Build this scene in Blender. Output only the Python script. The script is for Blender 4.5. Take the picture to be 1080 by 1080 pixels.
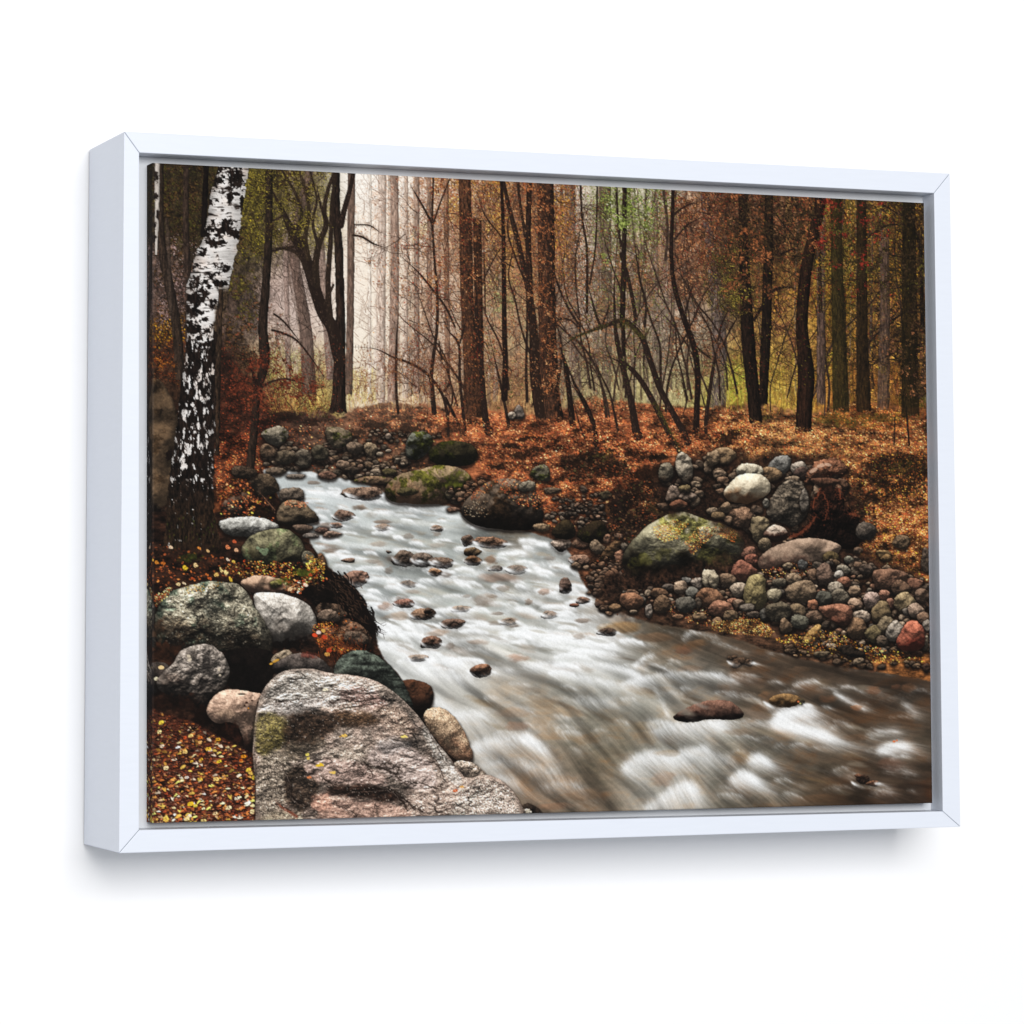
import bpy, bmesh, math
import numpy as np
from mathutils import Matrix, Vector

# ---------------------------------------------------------------- camera, light, exposure
for o in list(bpy.data.objects):
    bpy.data.objects.remove(o)
scene = bpy.context.scene
COL = scene.collection
U = 0.5                                   # the frame is half a metre wide
FRAME_DEPTH = 0.1404                      # depths and sizes below are in frame widths
GAP = 0.004                               # the frame hangs a hair off the wall
ZC = 1.5                                  # height of the frame's centre above the floor

def P3(x, y, z):                          # frame coordinates (right, up, out of the wall) to the room
    return Vector((x * U, -(z + FRAME_DEPTH + GAP) * U, y * U + ZC))

CAM_R = ((0.93605857, -0.00174184, 0.35183991), (-0.02190306, 0.99775974, 0.06321195), (-0.3511618, -0.06687646, 0.9339234))
CAM_C = (-1.41360188, -0.13383687, 3.25045066)
CAM_F, CAM_CX, CAM_CY, PHOTO = 3379.22, 418.256, 423.405, 1080.0
axes = Matrix(((1, 0, 0), (0, 0, -1), (0, 1, 0)))
cam_d = bpy.data.cameras.new('camera'); cam = bpy.data.objects.new('camera', cam_d); COL.objects.link(cam)
cam.matrix_world = Matrix.Translation(P3(*CAM_C)) @ (axes @ Matrix(CAM_R).transposed()).to_4x4()
cam_d.sensor_width = 36; cam_d.sensor_fit = 'HORIZONTAL'; cam_d.lens = 36 * CAM_F / PHOTO
cam_d.shift_x = .5 - CAM_CX / PHOTO; cam_d.shift_y = CAM_CY / PHOTO - .5
cam_d.clip_start = .05; cam_d.clip_end = 100
scene.camera = cam

world = bpy.data.worlds.new('World'); scene.world = world; world.use_nodes = True
bg = world.node_tree.nodes['Background']
bg.inputs['Color'].default_value = (.93, .96, 1.0, 1); bg.inputs['Strength'].default_value = .50

def softbox(name, loc, target, sx, sy, power, color):
    d = bpy.data.lights.new(name, 'AREA'); d.shape = 'RECTANGLE'; d.size = sx; d.size_y = sy; d.energy = power; d.color = color
    o = bpy.data.objects.new(name, d); COL.objects.link(o); o.location = loc
    o.rotation_euler = (Vector(target) - Vector(loc)).to_track_quat('-Z', 'Y').to_euler()
    return o
softbox('softbox', (-.45, -4.6, ZC + 1.05), (0, 0, ZC), 2.2, 1.6, 174, (1, .99, .98))

scene.view_settings.view_transform = 'Standard'; scene.view_settings.look = 'None'
scene.view_settings.exposure = 0; scene.view_settings.gamma = 1; scene.view_settings.use_curve_mapping = False

# ---------------------------------------------------------------- materials
def material(name, color, rough, spec=.5):
    m = bpy.data.materials.new(name); m.use_nodes = True
    b = m.node_tree.nodes['Principled BSDF']
    b.inputs['Base Color'].default_value = (*color, 1); b.inputs['Roughness'].default_value = rough
    b.inputs['Specular IOR Level'].default_value = spec
    return m, m.node_tree, b

def grain(nt, b, scale, amount, bump, dist, stretch=(1, 1, 1), base=None, tint=.03):
    tc = nt.nodes.new('ShaderNodeTexCoord'); mp = nt.nodes.new('ShaderNodeMapping'); mp.inputs['Scale'].default_value = stretch
    nz = nt.nodes.new('ShaderNodeTexNoise'); nz.inputs['Scale'].default_value = scale; nz.inputs['Detail'].default_value = 6
    nt.links.new(tc.outputs['Object'], mp.inputs['Vector']); nt.links.new(mp.outputs['Vector'], nz.inputs['Vector'])
    if base:
        mx = nt.nodes.new('ShaderNodeMix'); mx.data_type = 'RGBA'
        mx.inputs[6].default_value = (*[c * (1 - tint) for c in base], 1); mx.inputs[7].default_value = (*[min(c * (1 + tint), 1) for c in base], 1)
        nt.links.new(nz.outputs['Fac'], mx.inputs[0]); nt.links.new(mx.outputs[2], b.inputs['Base Color'])
    bp = nt.nodes.new('ShaderNodeBump'); bp.inputs['Strength'].default_value = bump; bp.inputs['Distance'].default_value = dist
    nt.links.new(nz.outputs['Fac'], bp.inputs['Height']); nt.links.new(bp.outputs['Normal'], b.inputs['Normal'])

WALLC = (.875, .875, .882)
m_wall, nt, b = material('wall_paint', WALLC, .9, .1); grain(nt, b, 260, 0, .05, .0004, base=WALLC, tint=.006)
FR = (.695, .73, .80)
m_frame, nt, b = material('frame_lacquer', FR, .42, .35); grain(nt, b, 60, 0, .10, .0006, (1, 1, 9), FR, .022)
m_frame_h, nt, b = material('frame_lacquer', FR, .42, .35); grain(nt, b, 60, 0, .10, .0006, (1, 1, 9), FR, .022)
m_ledge, nt, b = material('ledge_paint', (.64, .66, .69), .7, .2); grain(nt, b, 90, 0, .1, .0004, base=(.64, .66, .69))
m_back, nt, b = material('backing_board', (.16, .12, .11), .9, .1); grain(nt, b, 90, 0, .1, .0004, base=(.16, .12, .11))

def link_mesh(name, bm, mat, parent=None):
    me = bpy.data.meshes.new(name); bm.normal_update(); bm.to_mesh(me); bm.free()
    o = bpy.data.objects.new(name, me); COL.objects.link(o); me.materials.append(mat)
    if parent is not None: o.parent = parent
    return o

# ---------------------------------------------------------------- the wall
bm = bmesh.new()
vs = [bm.verts.new(v) for v in ((-4, 0, -1.5), (6, 0, -1.5), (6, 0, 4.5), (-4, 0, 4.5))]
bm.faces.new(vs)
wall = link_mesh('wall', bm, m_wall)
wall['label'] = 'plain white wall behind the framed picture'; wall['category'] = 'wall'; wall['kind'] = 'structure'

# ---------------------------------------------------------------- the framed picture
ORIGIN = P3(0, 0, -FRAME_DEPTH)
pic = bpy.data.objects.new('framed_picture', None); COL.objects.link(pic); pic.location = ORIGIN; pic.empty_display_size = .1
pic['label'] = 'white floater frame around a canvas print of a rocky autumn woodland stream'; pic['category'] = 'picture'
def L3(x, y, z): return P3(x, y, z) - ORIGIN

# corners in order top-left, top-right, bottom-right, bottom-left
OUT = [(-.4989, .3785), (.4994, .3808), (.5019, -.3771), (-.5014, -.3799)]
INN = [(-.4822, .3568), (.4782, .3569), (.4790, -.3588), (-.4797, -.3563)]
CAN = [(-.4663, .3473), (.4672, .3454), (.4681, -.3494), (-.4641, -.3497)]
LEDGE = -.026
def rail(a, b, mat):
    """one mitred side of the frame from corner a to corner b"""
    bm = bmesh.new(); ends = []
    for c, o in ((a, b), (b, a)):
        ox, oy = OUT[c]; ix, iy = INN[c]
        sx = .00025 * (1 if OUT[o][0] > ox + .1 else -1 if OUT[o][0] < ox - .1 else 0); sy = .00025 * (1 if OUT[o][1] > oy + .1 else -1 if OUT[o][1] < oy - .1 else 0)
        prof = [(ox, oy, -FRAME_DEPTH), (ox, oy, 0), (ix, iy, 0), (ix, iy, -FRAME_DEPTH)]
        ends.append([bm.verts.new(L3(x + sx, y + sy, z)) for x, y, z in prof])
    A, B = ends
    for k in range(4): bm.faces.new((A[k], A[(k + 1) % 4], B[(k + 1) % 4], B[k]))
    bm.faces.new(A[::-1]); bm.faces.new(B)
    bmesh.ops.recalc_face_normals(bm, faces=bm.faces)
    bmesh.ops.bevel(bm, geom=[e for e in bm.edges], offset=.0009 * U, segments=2, profile=.6, affect='EDGES')
    for f in bm.faces: f.smooth = False
    return link_mesh('frame_rail', bm, mat, pic)
for a, b_, m in ((0, 1, m_frame_h), (1, 2, m_frame), (2, 3, m_frame_h), (3, 0, m_frame)): rail(a, b_, m)

def panel(name, pts, z0, z1, mat):
    bm = bmesh.new()
    f = [bm.verts.new(L3(x, y, z1)) for x, y in pts]; k = [bm.verts.new(L3(x, y, z0)) for x, y in pts]
    bm.faces.new(f[::-1]); bm.faces.new(k)
    for i in range(4): bm.faces.new((f[i], f[(i + 1) % 4], k[(i + 1) % 4], k[i]))
    bmesh.ops.recalc_face_normals(bm, faces=bm.faces)
    return link_mesh(name, bm, mat, pic)
panel('inner_ledge', [(x * .9995, y * .9995) for x, y in INN], LEDGE - .03, LEDGE, m_ledge)
panel('backing_board', [(x * .985, y * .985) for x, y in INN], -FRAME_DEPTH - GAP * .97, -FRAME_DEPTH + .02, m_back)
# ---------------------------------------------------------------- the printed picture
# The canvas carries a printed woodland stream. The print is generated here, stroke by
# stroke, as plain colour values that are stored on the canvas mesh.
S = 2.0                                   # print resolution
PX0, PY0, PW, PH = 140.0, 158.0, 1720, 1446
XX = (np.arange(PW, dtype=np.float32) / S + PX0)[None, :]
YY = (np.arange(PH, dtype=np.float32) / S + PY0)[:, None]
IMG = np.zeros((PH, PW, 3), np.float32)
RG = np.random.default_rng(11)
f32 = np.float32

def C3(c):
    return np.array(c, f32) / 255.0

def vnoise(h, w, cy, cx, seed):
    r = np.random.default_rng(seed)
    gy, gx = int(h / cy) + 3, int(w / cx) + 3
    g = r.random((gy, gx), dtype=np.float32)
    ty = np.arange(h, dtype=np.float32) / cy + r.random(); tx = np.arange(w, dtype=np.float32) / cx + r.random()
    iy = ty.astype(int); ix = tx.astype(int)
    iy = np.minimum(iy, gy - 2); ix = np.minimum(ix, gx - 2)
    fy = (ty - iy).astype(f32); fx = (tx - ix).astype(f32)
    fy = (fy * fy * (3 - 2 * fy))[:, None]; fx = (fx * fx * (3 - 2 * fx))[None, :]
    rows = g[iy] * (1 - fy) + g[iy + 1] * fy
    return rows[:, ix] * (1 - fx) + rows[:, ix + 1] * fx

def fbm(h, w, cell, octs, seed, ax=1.0, ay=1.0, gain=0.55):
    out = np.zeros((h, w), f32); a = 1.0; tot = 0.0
    for o in range(octs):
        cx, cy = max(cell * ax, 1.0), max(cell * ay, 1.0)
        out += a * vnoise(h, w, cy, cx, seed * 31 + o); tot += a
        a *= gain; cell *= 0.5
    return out / tot * 2 - 1            # about -1..1, mostly -.5...5

def win(x0, y0, x1, y1):
    i0 = max(int((x0 - PX0) * S), 0); j0 = max(int((y0 - PY0) * S), 0)
    i1 = min(int((x1 - PX0) * S) + 1, PW); j1 = min(int((y1 - PY0) * S) + 1, PH)
    return i0, j0, i1, j1

def chaikin(P, n):
    P = np.array(P, f32)
    for _ in range(n):
        Q = np.roll(P, -1, 0)
        P = np.stack([P * .75 + Q * .25, P * .25 + Q * .75], 1).reshape(-1, 2)
    return P

def sdf(P, X, Y):                         # signed distance to a closed outline, inside positive
    d2 = np.full(np.broadcast(X, Y).shape, 1e9, f32); ins = np.zeros(d2.shape, bool)
    n = len(P)
    for k in range(n):
        ax, ay = P[k]; bx, by = P[(k + 1) % n]
        ex, ey = bx - ax, by - ay; L = ex * ex + ey * ey + 1e-9
        t = np.clip(((X - ax) * ex + (Y - ay) * ey) / L, 0, 1)
        d2 = np.minimum(d2, (X - ax - t * ex) ** 2 + (Y - ay - t * ey) ** 2)
        if ay != by:
            c = (ay > Y) != (by > Y)
            ins ^= c & (X < ex * (Y - ay) / (by - ay) + ax)
    d = np.sqrt(d2)
    return np.where(ins, d, -d)

def blend(sl, col, al):
    IMG[sl] = IMG[sl] * (1 - al[..., None]) + col * al[..., None]

def dabs(x, y, a, b, th, col, al=1.0, batch=1200, hard=1.0):
    """stamp many small ellipses; x,y,a,b in picture units"""
    n = len(x)
    if n == 0: return
    x = (np.asarray(x, f32) - PX0) * S; y = (np.asarray(y, f32) - PY0) * S
    a = np.broadcast_to(np.asarray(a, f32) * S, (n,)); b = np.broadcast_to(np.asarray(b, f32) * S, (n,))
    th = np.broadcast_to(np.asarray(th, f32), (n,)); al = np.broadcast_to(np.asarray(al, f32), (n,))
    col = np.broadcast_to(np.asarray(col, f32), (n, 3))
    for s in range(0, n, batch):
        e = slice(s, s + batch)
        R = int(np.ceil(max(a[e].max(), b[e].max()))) + 1
        o = np.arange(-R, R + 1)
        ix = np.floor(x[e]).astype(int); iy = np.floor(y[e]).astype(int)
        px = ix[:, None, None] + o[None, None, :]; py = iy[:, None, None] + o[None, :, None]
        dx = px + .5 - x[e][:, None, None]; dy = py + .5 - y[e][:, None, None]
        c, sn = np.cos(th[e])[:, None, None], np.sin(th[e])[:, None, None]
        u = (dx * c + dy * sn) / a[e][:, None, None]; v = (-dx * sn + dy * c) / b[e][:, None, None]
        q = np.sqrt(u * u + v * v)
        cov = np.clip((1 - q) * np.minimum(a[e], b[e])[:, None, None] * hard + .5, 0, 1) * al[e][:, None, None]
        px = np.broadcast_to(px, cov.shape); py = np.broadcast_to(py, cov.shape)
        k = (cov > .06) & (px >= 0) & (px < PW) & (py >= 0) & (py < PH)
        w = np.broadcast_to(np.arange(cov.shape[0])[:, None, None], cov.shape)[k]
        cv = cov[k][:, None]; pyk, pxk = py[k], px[k]
        IMG[pyk, pxk] = IMG[pyk, pxk] * (1 - cv) + col[e][w] * cv

def pick(cols, n, var=.12):
    cols = np.array(cols, f32) / 255.0
    c = cols[RG.integers(0, len(cols), n)]
    return np.clip(c * (1 + RG.normal(0, var, (n, 1))).astype(f32), 0, 1)

def smooth(pts, n=8):                     # Catmull-Rom through the points (any number of columns)
    P = np.array(pts, float)
    if len(P) < 3: 
        t = np.linspace(0, 1, n * 2)[:, None]; return P[0] * (1 - t) + P[-1] * t
    E = np.vstack([2 * P[0] - P[1], P, 2 * P[-1] - P[-2]]); out = []
    for k in range(1, len(E) - 2):
        for t in np.linspace(0, 1, n, endpoint=False):
            p0, p1, p2, p3 = E[k - 1:k + 3]
            out.append(.5 * (2 * p1 + (p2 - p0) * t + (2 * p0 - 5 * p1 + 4 * p2 - p3) * t * t + (3 * p1 - p0 - 3 * p2 + p3) * t ** 3))
    out.append(P[-1]); return np.array(out)

COV = np.zeros((PH, PW), f32)
def lines_to_dabs(lines, col, al=1.0, soft=1.0):
    """lines: list of arrays (x, y, width); all laid down as one ink, so overlaps do not build up"""
    X, Y, W = [], [], []
    for L in lines:
        L = np.asarray(L, float)
        for k in range(len(L) - 1):
            d = np.hypot(L[k + 1, 0] - L[k, 0], L[k + 1, 1] - L[k, 1]); n = max(int(d / max(.25 * L[k, 2], .35)), 1)
            t = np.arange(n) / n
            q = L[k] * (1 - t)[:, None] + L[k + 1] * t[:, None]
            X.append(q[:, 0]); Y.append(q[:, 1]); W.append(q[:, 2])
    if not X: return
    X, Y, W = map(np.concatenate, (X, Y, W))
    COV[:] = 0
    px0 = (X - PX0) * S; py0 = (Y - PY0) * S; r0 = np.maximum(W * S / 2, .5)
    for lo, hi in ((0, 2), (2, 4), (4, 8), (8, 16), (16, 40)):
        m = (r0 >= lo) & (r0 < hi)
        if not m.any(): continue
        x, y, r = px0[m], py0[m], r0[m]
        o = np.arange(-hi - 1, hi + 2)
        for s in range(0, len(x), 20000 if hi < 8 else 1500):
            e = slice(s, s + (20000 if hi < 8 else 1500))
            ix = np.floor(x[e]).astype(int); iy = np.floor(y[e]).astype(int)
            px = ix[:, None, None] + o[None, None, :] + 0 * o[None, :, None]; py = iy[:, None, None] + o[None, :, None] + 0 * o[None, None, :]
            dd = np.hypot(px + .5 - x[e][:, None, None], py + .5 - y[e][:, None, None])
            cv = np.clip(r[e][:, None, None] - dd + .5, 0, 1) * np.clip(W[m][e] / .55, .35, 1)[:, None, None]
            k = (cv > .02) & (px >= 0) & (px < PW) & (py >= 0) & (py < PH)
            np.maximum.at(COV.ravel(), (py[k] * PW + px[k]), cv[k].astype(f32))
    IMG[:] = IMG * (1 - al * COV[..., None]) + np.asarray(col, f32) * (al * COV[..., None])

def twig(x, y, ang, ln, w, depth, out, tips, bend=.25, split=3, up=0.0):
    n = max(int(ln / 3), 3); P = [(x, y, w)]; a = ang
    for k in range(n):
        a += RG.normal(0, bend) * .6 + up * np.sin(a + np.pi / 2) * -.05
        x += np.cos(a) * ln / n; y += np.sin(a) * ln / n
        P.append((x, y, w * (1 - .75 * (k + 1) / n)))
        if depth > 0 and k > 0 and RG.random() < split / n:
            twig(x, y, a + RG.choice([-1, 1]) * RG.uniform(.35, .95), ln * RG.uniform(.35, .65), max(w * .6, .35), depth - 1, out, tips, bend, split, up)
    out.append(np.array(P)); tips.append((x, y))

def field(points, sig):                   # smooth colour field through scattered colours
    gy, gx = 91, 108
    ys = np.linspace(PY0, PY0 + PH / S, gy)[:, None]; xs = np.linspace(PX0, PX0 + PW / S, gx)[None, :]
    num = np.zeros((gy, gx, 3)); den = np.zeros((gy, gx))
    for (x, y, c) in points:
        w = np.exp(-((xs - x) ** 2 + (ys - y) ** 2) / (2 * sig * sig)) + 1e-9 / (1 + ((xs - x) ** 2 + (ys - y) ** 2))
        num += w[..., None] * C3(c); den += w
    g = (num / den[..., None]).astype(f32)
    ty = np.linspace(0, gy - 1.001, PH); tx = np.linspace(0, gx - 1.001, PW)
    iy, ix = ty.astype(int), tx.astype(int); fy = (ty - iy).astype(f32)[:, None, None]; fx = (tx - ix).astype(f32)[None, :, None]
    r = g[iy] * (1 - fy) + g[iy + 1] * fy
    return r[:, ix] * (1 - fx) + r[:, ix + 1] * fx

def boxblur(a, r):
    if r < 1: return a
    for ax in (0, 1):
        p = np.pad(a, [(r + 1, r) if i == ax else (0, 0) for i in range(a.ndim)], mode='edge')
        c = np.cumsum(p, ax, dtype=np.float64)
        n = a.shape[ax]
        hi = np.take(c, np.arange(2 * r + 1, 2 * r + 1 + n), ax); lo = np.take(c, np.arange(0, n), ax)
        a = ((hi - lo) / (2 * r + 1)).astype(f32)
    return a

def trunk(pts, col, lit=.35, bark=.45, jit=.6, fade=None, al=1.0, side=-1, fleck=None):
    """pts rows of (y, centre x, width); an upright trunk with bark"""
    pts = [tuple(p) for p in pts]
    if pts[0][0] < 218 and pts[0][0] > 170:
        (ya, xa, wa), (yb, xb, wb) = pts[0], pts[1]; k = -34 / (yb - ya); pts = [(ya - 34, xa + (xb - xa) * k, wa)] + pts
    P = smooth(pts, 6); P = P[np.argsort(P[:, 0])]
    y0, y1 = P[0, 0], P[-1, 0]; m = P[:, 2].max()
    i0, j0, i1, j1 = win(P[:, 1].min() - m, y0, P[:, 1].max() + m, y1)
    if i1 <= i0 or j1 <= j0: return
    y = YY[j0:j1, 0]; xc = np.interp(y, P[:, 0], P[:, 1])[:, None]; w = np.interp(y, P[:, 0], P[:, 2])[:, None] / 2
    sd = int(abs(P[0, 1] * 13 + P[0, 0] * 7 + P[-1, 1] * 5))
    h, ww = j1 - j0, i1 - i0
    jx = fbm(h, ww, 8, 3, sd, .8, 1.5) * jit
    X = XX[:, i0:i1]
    u = (X - xc + jx) / w
    a = np.clip((1 - np.abs(u)) * w * S + .5, 0, 1) * al
    if y1 < 470 and y1 > 415: a = a * np.clip((y1 - y[:, None] + fbm(h, ww, 6, 2, sd + 4) * 5) / 3.0, 0, 1)
    if fade:
        a = a * np.clip((y - y0) / fade, 0, 1)[:, None] * np.clip((y1 - y) / fade, 0, 1)[:, None]
    b = fbm(h, ww, 10, 4, sd + 1, .28, 1.3, .7)
    sh = (1 - lit * u * u + side * -.0 + lit * .7 * side * u) * (1 + bark * 1.6 * b)
    c = C3(col) * sh[..., None]
    if fleck is not None:
        f = (fbm(h, ww, 5, 3, sd + 2) > .22)[..., None]; c = np.where(f, C3(fleck) * (1 + .6 * b[..., None]), c)
    blend((slice(j0, j1), slice(i0, i1)), np.clip(c, 0, 1), a.astype(f32))

def limb(pts, col, hi=(95, 75, 60), n=8, bark=.5):
    """pts rows of (x, y, width); bent limb drawn as overlapping slices with a lit upper side"""
    for e in (0, -1):
        a, b = pts[e], pts[1 if e == 0 else -2]
        if a[1] < 180 + .05 * (a[0] - 161) and b[1] > a[1] + 4:
            k = -30 / (b[1] - a[1]); q = (a[0] + (b[0] - a[0]) * k, a[1] - 30, a[2]); pts = [q] + list(pts) if e == 0 else list(pts) + [q]
    P = smooth(pts, n)
    if len(pts) >= 3 and P[:, 1].min() > 172 + .05 * (P[0, 0] - 161):
        m_ = len(P); k_ = 0 if P[0, 2] <= P[-1, 2] else -1; r_ = np.clip(np.arange(m_) / (.35 * m_), .22, 1); P[:, 2] *= r_ if k_ == 0 else r_[::-1]
    lines_to_dabs([P], C3(col))
    Q = P.copy(); Q[:, 0] -= P[:, 2] * .2; Q[:, 1] -= P[:, 2] * .12; Q[:, 2] *= .32
    k = len(Q); x = np.repeat(Q[:, 0], 6) + RG.normal(0, .5, k * 6) * np.repeat(Q[:, 2], 6); y = np.repeat(Q[:, 1], 6) + RG.normal(0, 1.2, k * 6)
    dabs(x, y, .35, RG.uniform(.6, 1.6, k * 6), 0, pick([hi, col], k * 6, .3), .55)

LIGHT = np.array([-.25, -.80, .54])
def rock(poly, col, under=None, tex=.3, rough=1.0, sm=2, seed=None, flat=1.0, amb=.42, top=1.15, bot=.66, speck=0.0,
         moss=None, mossw=.0, shadow=.7, al=1.0, jag=.6, gain=1.2, grain=1.6, stri=None):
    P = chaikin(poly, sm) if sm else np.array(poly, f32)
    if seed is None: seed = int(abs(P[0, 0] * 17 + P[0, 1] * 29)) % 99991
    x0, y0 = P.min(0); x1, y1 = P.max(0); pad = 6
    i0, j0, i1, j1 = win(x0 - pad, y0 - pad, x1 + pad, y1 + pad)
    if i1 - i0 < 2 or j1 - j0 < 2: return
    X = XX[:, i0:i1]; Y = YY[j0:j1]; h, w = j1 - j0, i1 - i0
    d = sdf(P, X, Y)
    size = float(d.max())
    if size < .5: return
    d = d + fbm(h, w, max(size * .9, 5), 4, seed) * jag * min(size * .2, 2.0)
    sl = (slice(j0, j1), slice(i0, i1))
    if shadow:
        k = int(2 * S * min(1, size / 6)); up = np.full_like(d, -99); up[k:] = d[:h - k]
        sh = np.clip(1 + up / 3.2, 0, 1) ** 1.5 * shadow
        blend(sl, C3((16, 10, 7)), (sh * (d < .6)).astype(f32))
    a = np.clip(d * S + .5, 0, 1) * al
    t = np.clip(d / size * 1.2 / flat, 0, 1)
    big = fbm(h, w, max(size * 2.6, 8), 2, seed + 1); n1 = fbm(h, w, max(size * 1.3, 6), 4, seed + 8, gain=.55)
    ridge = 1 - 2 * np.abs(fbm(h, w, max(size * 1.7, 8), 3, seed + 9))
    hgt = np.sqrt(np.clip(1 - (1 - t) ** 2, 0, 1)) * size * S * .8 + (big * 1.1 + (n1 * .30 + ridge * .16) * rough) * size * S * .62
    gy, gx = np.gradient(hgt)
    nz = 1 / np.sqrt(gx * gx + gy * gy + 1)
    lam = np.clip((-gx * LIGHT[0] - gy * LIGHT[1] + LIGHT[2]) * nz, 0, 1)
    v = np.clip((Y - y0) / max(y1 - y0, 1), 0, 1)
    shd = (amb + gain * (1 - amb) * lam) * (top * (1 - v) + bot * v)
    n2 = fbm(h, w, max(size * .6, 4), 4, seed + 2, gain=.7)
    fine = vnoise(h, w, grain, grain, seed + 3) - .5
    cc = C3(col); cc[2] = min(cc[2], cc[0] * .97); cc = cc * .88 + cc.mean() * .14 * np.array([1.06, 1, .9], f32)
    alb = cc[None, None] * (1 + tex * 1.3 * n2 + tex * .8 * fine)[..., None]
    if under is not None:
        k = np.clip((v - .5 + n1 * .4) * 3, 0, 1)[..., None]; alb = alb * (1 - k) + C3(under) * (1 + tex * n2[..., None] * 1.4) * k
    if moss is not None:
        m = np.clip((fbm(h, w, max(size * 1.2, 6), 4, seed + 5, gain=.65) + mossw) * 5, 0, 1)[..., None] * .85
        alb = alb * (1 - m) + C3(moss) * (1 + .9 * n2[..., None] + .5 * fine[..., None]) * m
    if stri is not None:
        q = vnoise(h, w, 1.6 * S, 30, seed + 7)
        alb = alb * (1 - .5 * np.clip(q - .55, 0, 1) * 4 * stri)[..., None]
    if speck:
        s1 = vnoise(h, w, 1.7, 1.7, seed + 6)
        alb = alb * (1 + speck * ((s1 > .74) * 1.0 - (s1 < .24) * 1.0))[..., None]
    blend(sl, np.clip(alb * shd[..., None], 0, 1), a.astype(f32))

def relief(poly, cell, amount, seed, ax=2.0, ay=.7, veins=.0, soft=3.0):
    """broken, ledged rock surface: lights the slopes of a rough height map and opens dark seams"""
    P = chaikin(poly, 1); i0, j0, i1, j1 = win(P[:, 0].min() - 4, P[:, 1].min() - 4, P[:, 0].max() + 4, P[:, 1].max() + 4)
    h, w = j1 - j0, i1 - i0; m = np.clip(sdf(P, XX[:, i0:i1], YY[j0:j1]) / soft, 0, 1)
    wx = (fbm(h, w, cell * 1.5, 2, seed + 3) * cell * .35); jj = np.clip(np.arange(h)[:, None] + wx, 0, h - 1).astype(int); ii = np.broadcast_to(np.arange(w)[None, :], jj.shape)
    n = fbm(h, w, cell, 5, seed, ax, ay, .6)[jj, ii]
    g = np.gradient(n, axis=0) * .85 + np.gradient(n, axis=1) * .25
    g = np.clip(g / (np.abs(g).mean() * 2.2), -1.6, 1.6)
    k = 1 + amount * g
    if veins:
        r = np.abs(fbm(h, w, cell * 1.6, 4, seed + 7, ax * 1.3, ay, .55))[jj, ii]; gate = np.clip(fbm(h, w, cell * 2, 2, seed + 11) * 4 + .2, 0, 1)
        k = k * (1 - veins * np.clip(1 - r / .045, 0, 1) * gate)
    sl = (slice(j0, j1), slice(i0, i1)); IMG[sl] = np.clip(IMG[sl] * (1 + (k - 1) * m)[..., None], 0, 1)

def oval(cx, cy, rx, ry, n=9, jit=.16, tilt=0.0, seed=0):
    r = np.random.default_rng(int(seed * 977 + cx * 31 + cy * 17) % 2 ** 31)
    t = np.arange(n) * 2 * np.pi / n + r.uniform(-.25, .25, n); k = 1 + r.uniform(-jit, jit, n)
    x, y = np.cos(t) * rx * k, np.sin(t) * ry * k; c, s = np.cos(tilt), np.sin(tilt)
    return np.stack([cx + x * c - y * s, cy + x * s + y * c], 1)

def box(x0, x1, y0, y1): return ((x0 + x1) / 2, (y0 + y1) / 2, (x1 - x0) / 2 * 1.1, (y1 - y0) / 2 * 1.12)

def mask_poly(poly, soft, sm=2, amp=0.0, cell=12, seed=5):
    P = chaikin(poly, sm)
    d = np.full((PH, PW), -99, f32)
    i0, j0, i1, j1 = win(P[:, 0].min() - 14, P[:, 1].min() - 14, P[:, 0].max() + 14, P[:, 1].max() + 14)
    d[j0:j1, i0:i1] = sdf(P, XX[:, i0:i1], YY[j0:j1])
    if amp: d += fbm(PH, PW, cell * S, 4, seed) * amp
    return np.clip(d / soft + .5, 0, 1)

def inside(poly, n):                      # n random points inside an outline
    P = np.array(poly, f32); lo, hi = P.min(0), P.max(0); X, Y = [], []
    tot = 0
    while tot < n:
        x = RG.uniform(lo[0], hi[0], n * 2); y = RG.uniform(lo[1], hi[1], n * 2)
        k = sdf(P, x[None, :].astype(f32), y[None, :].astype(f32))[0] > 0
        X.append(x[k]); Y.append(y[k]); tot += k.sum()
    return np.concatenate(X)[:n], np.concatenate(Y)[:n]

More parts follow.
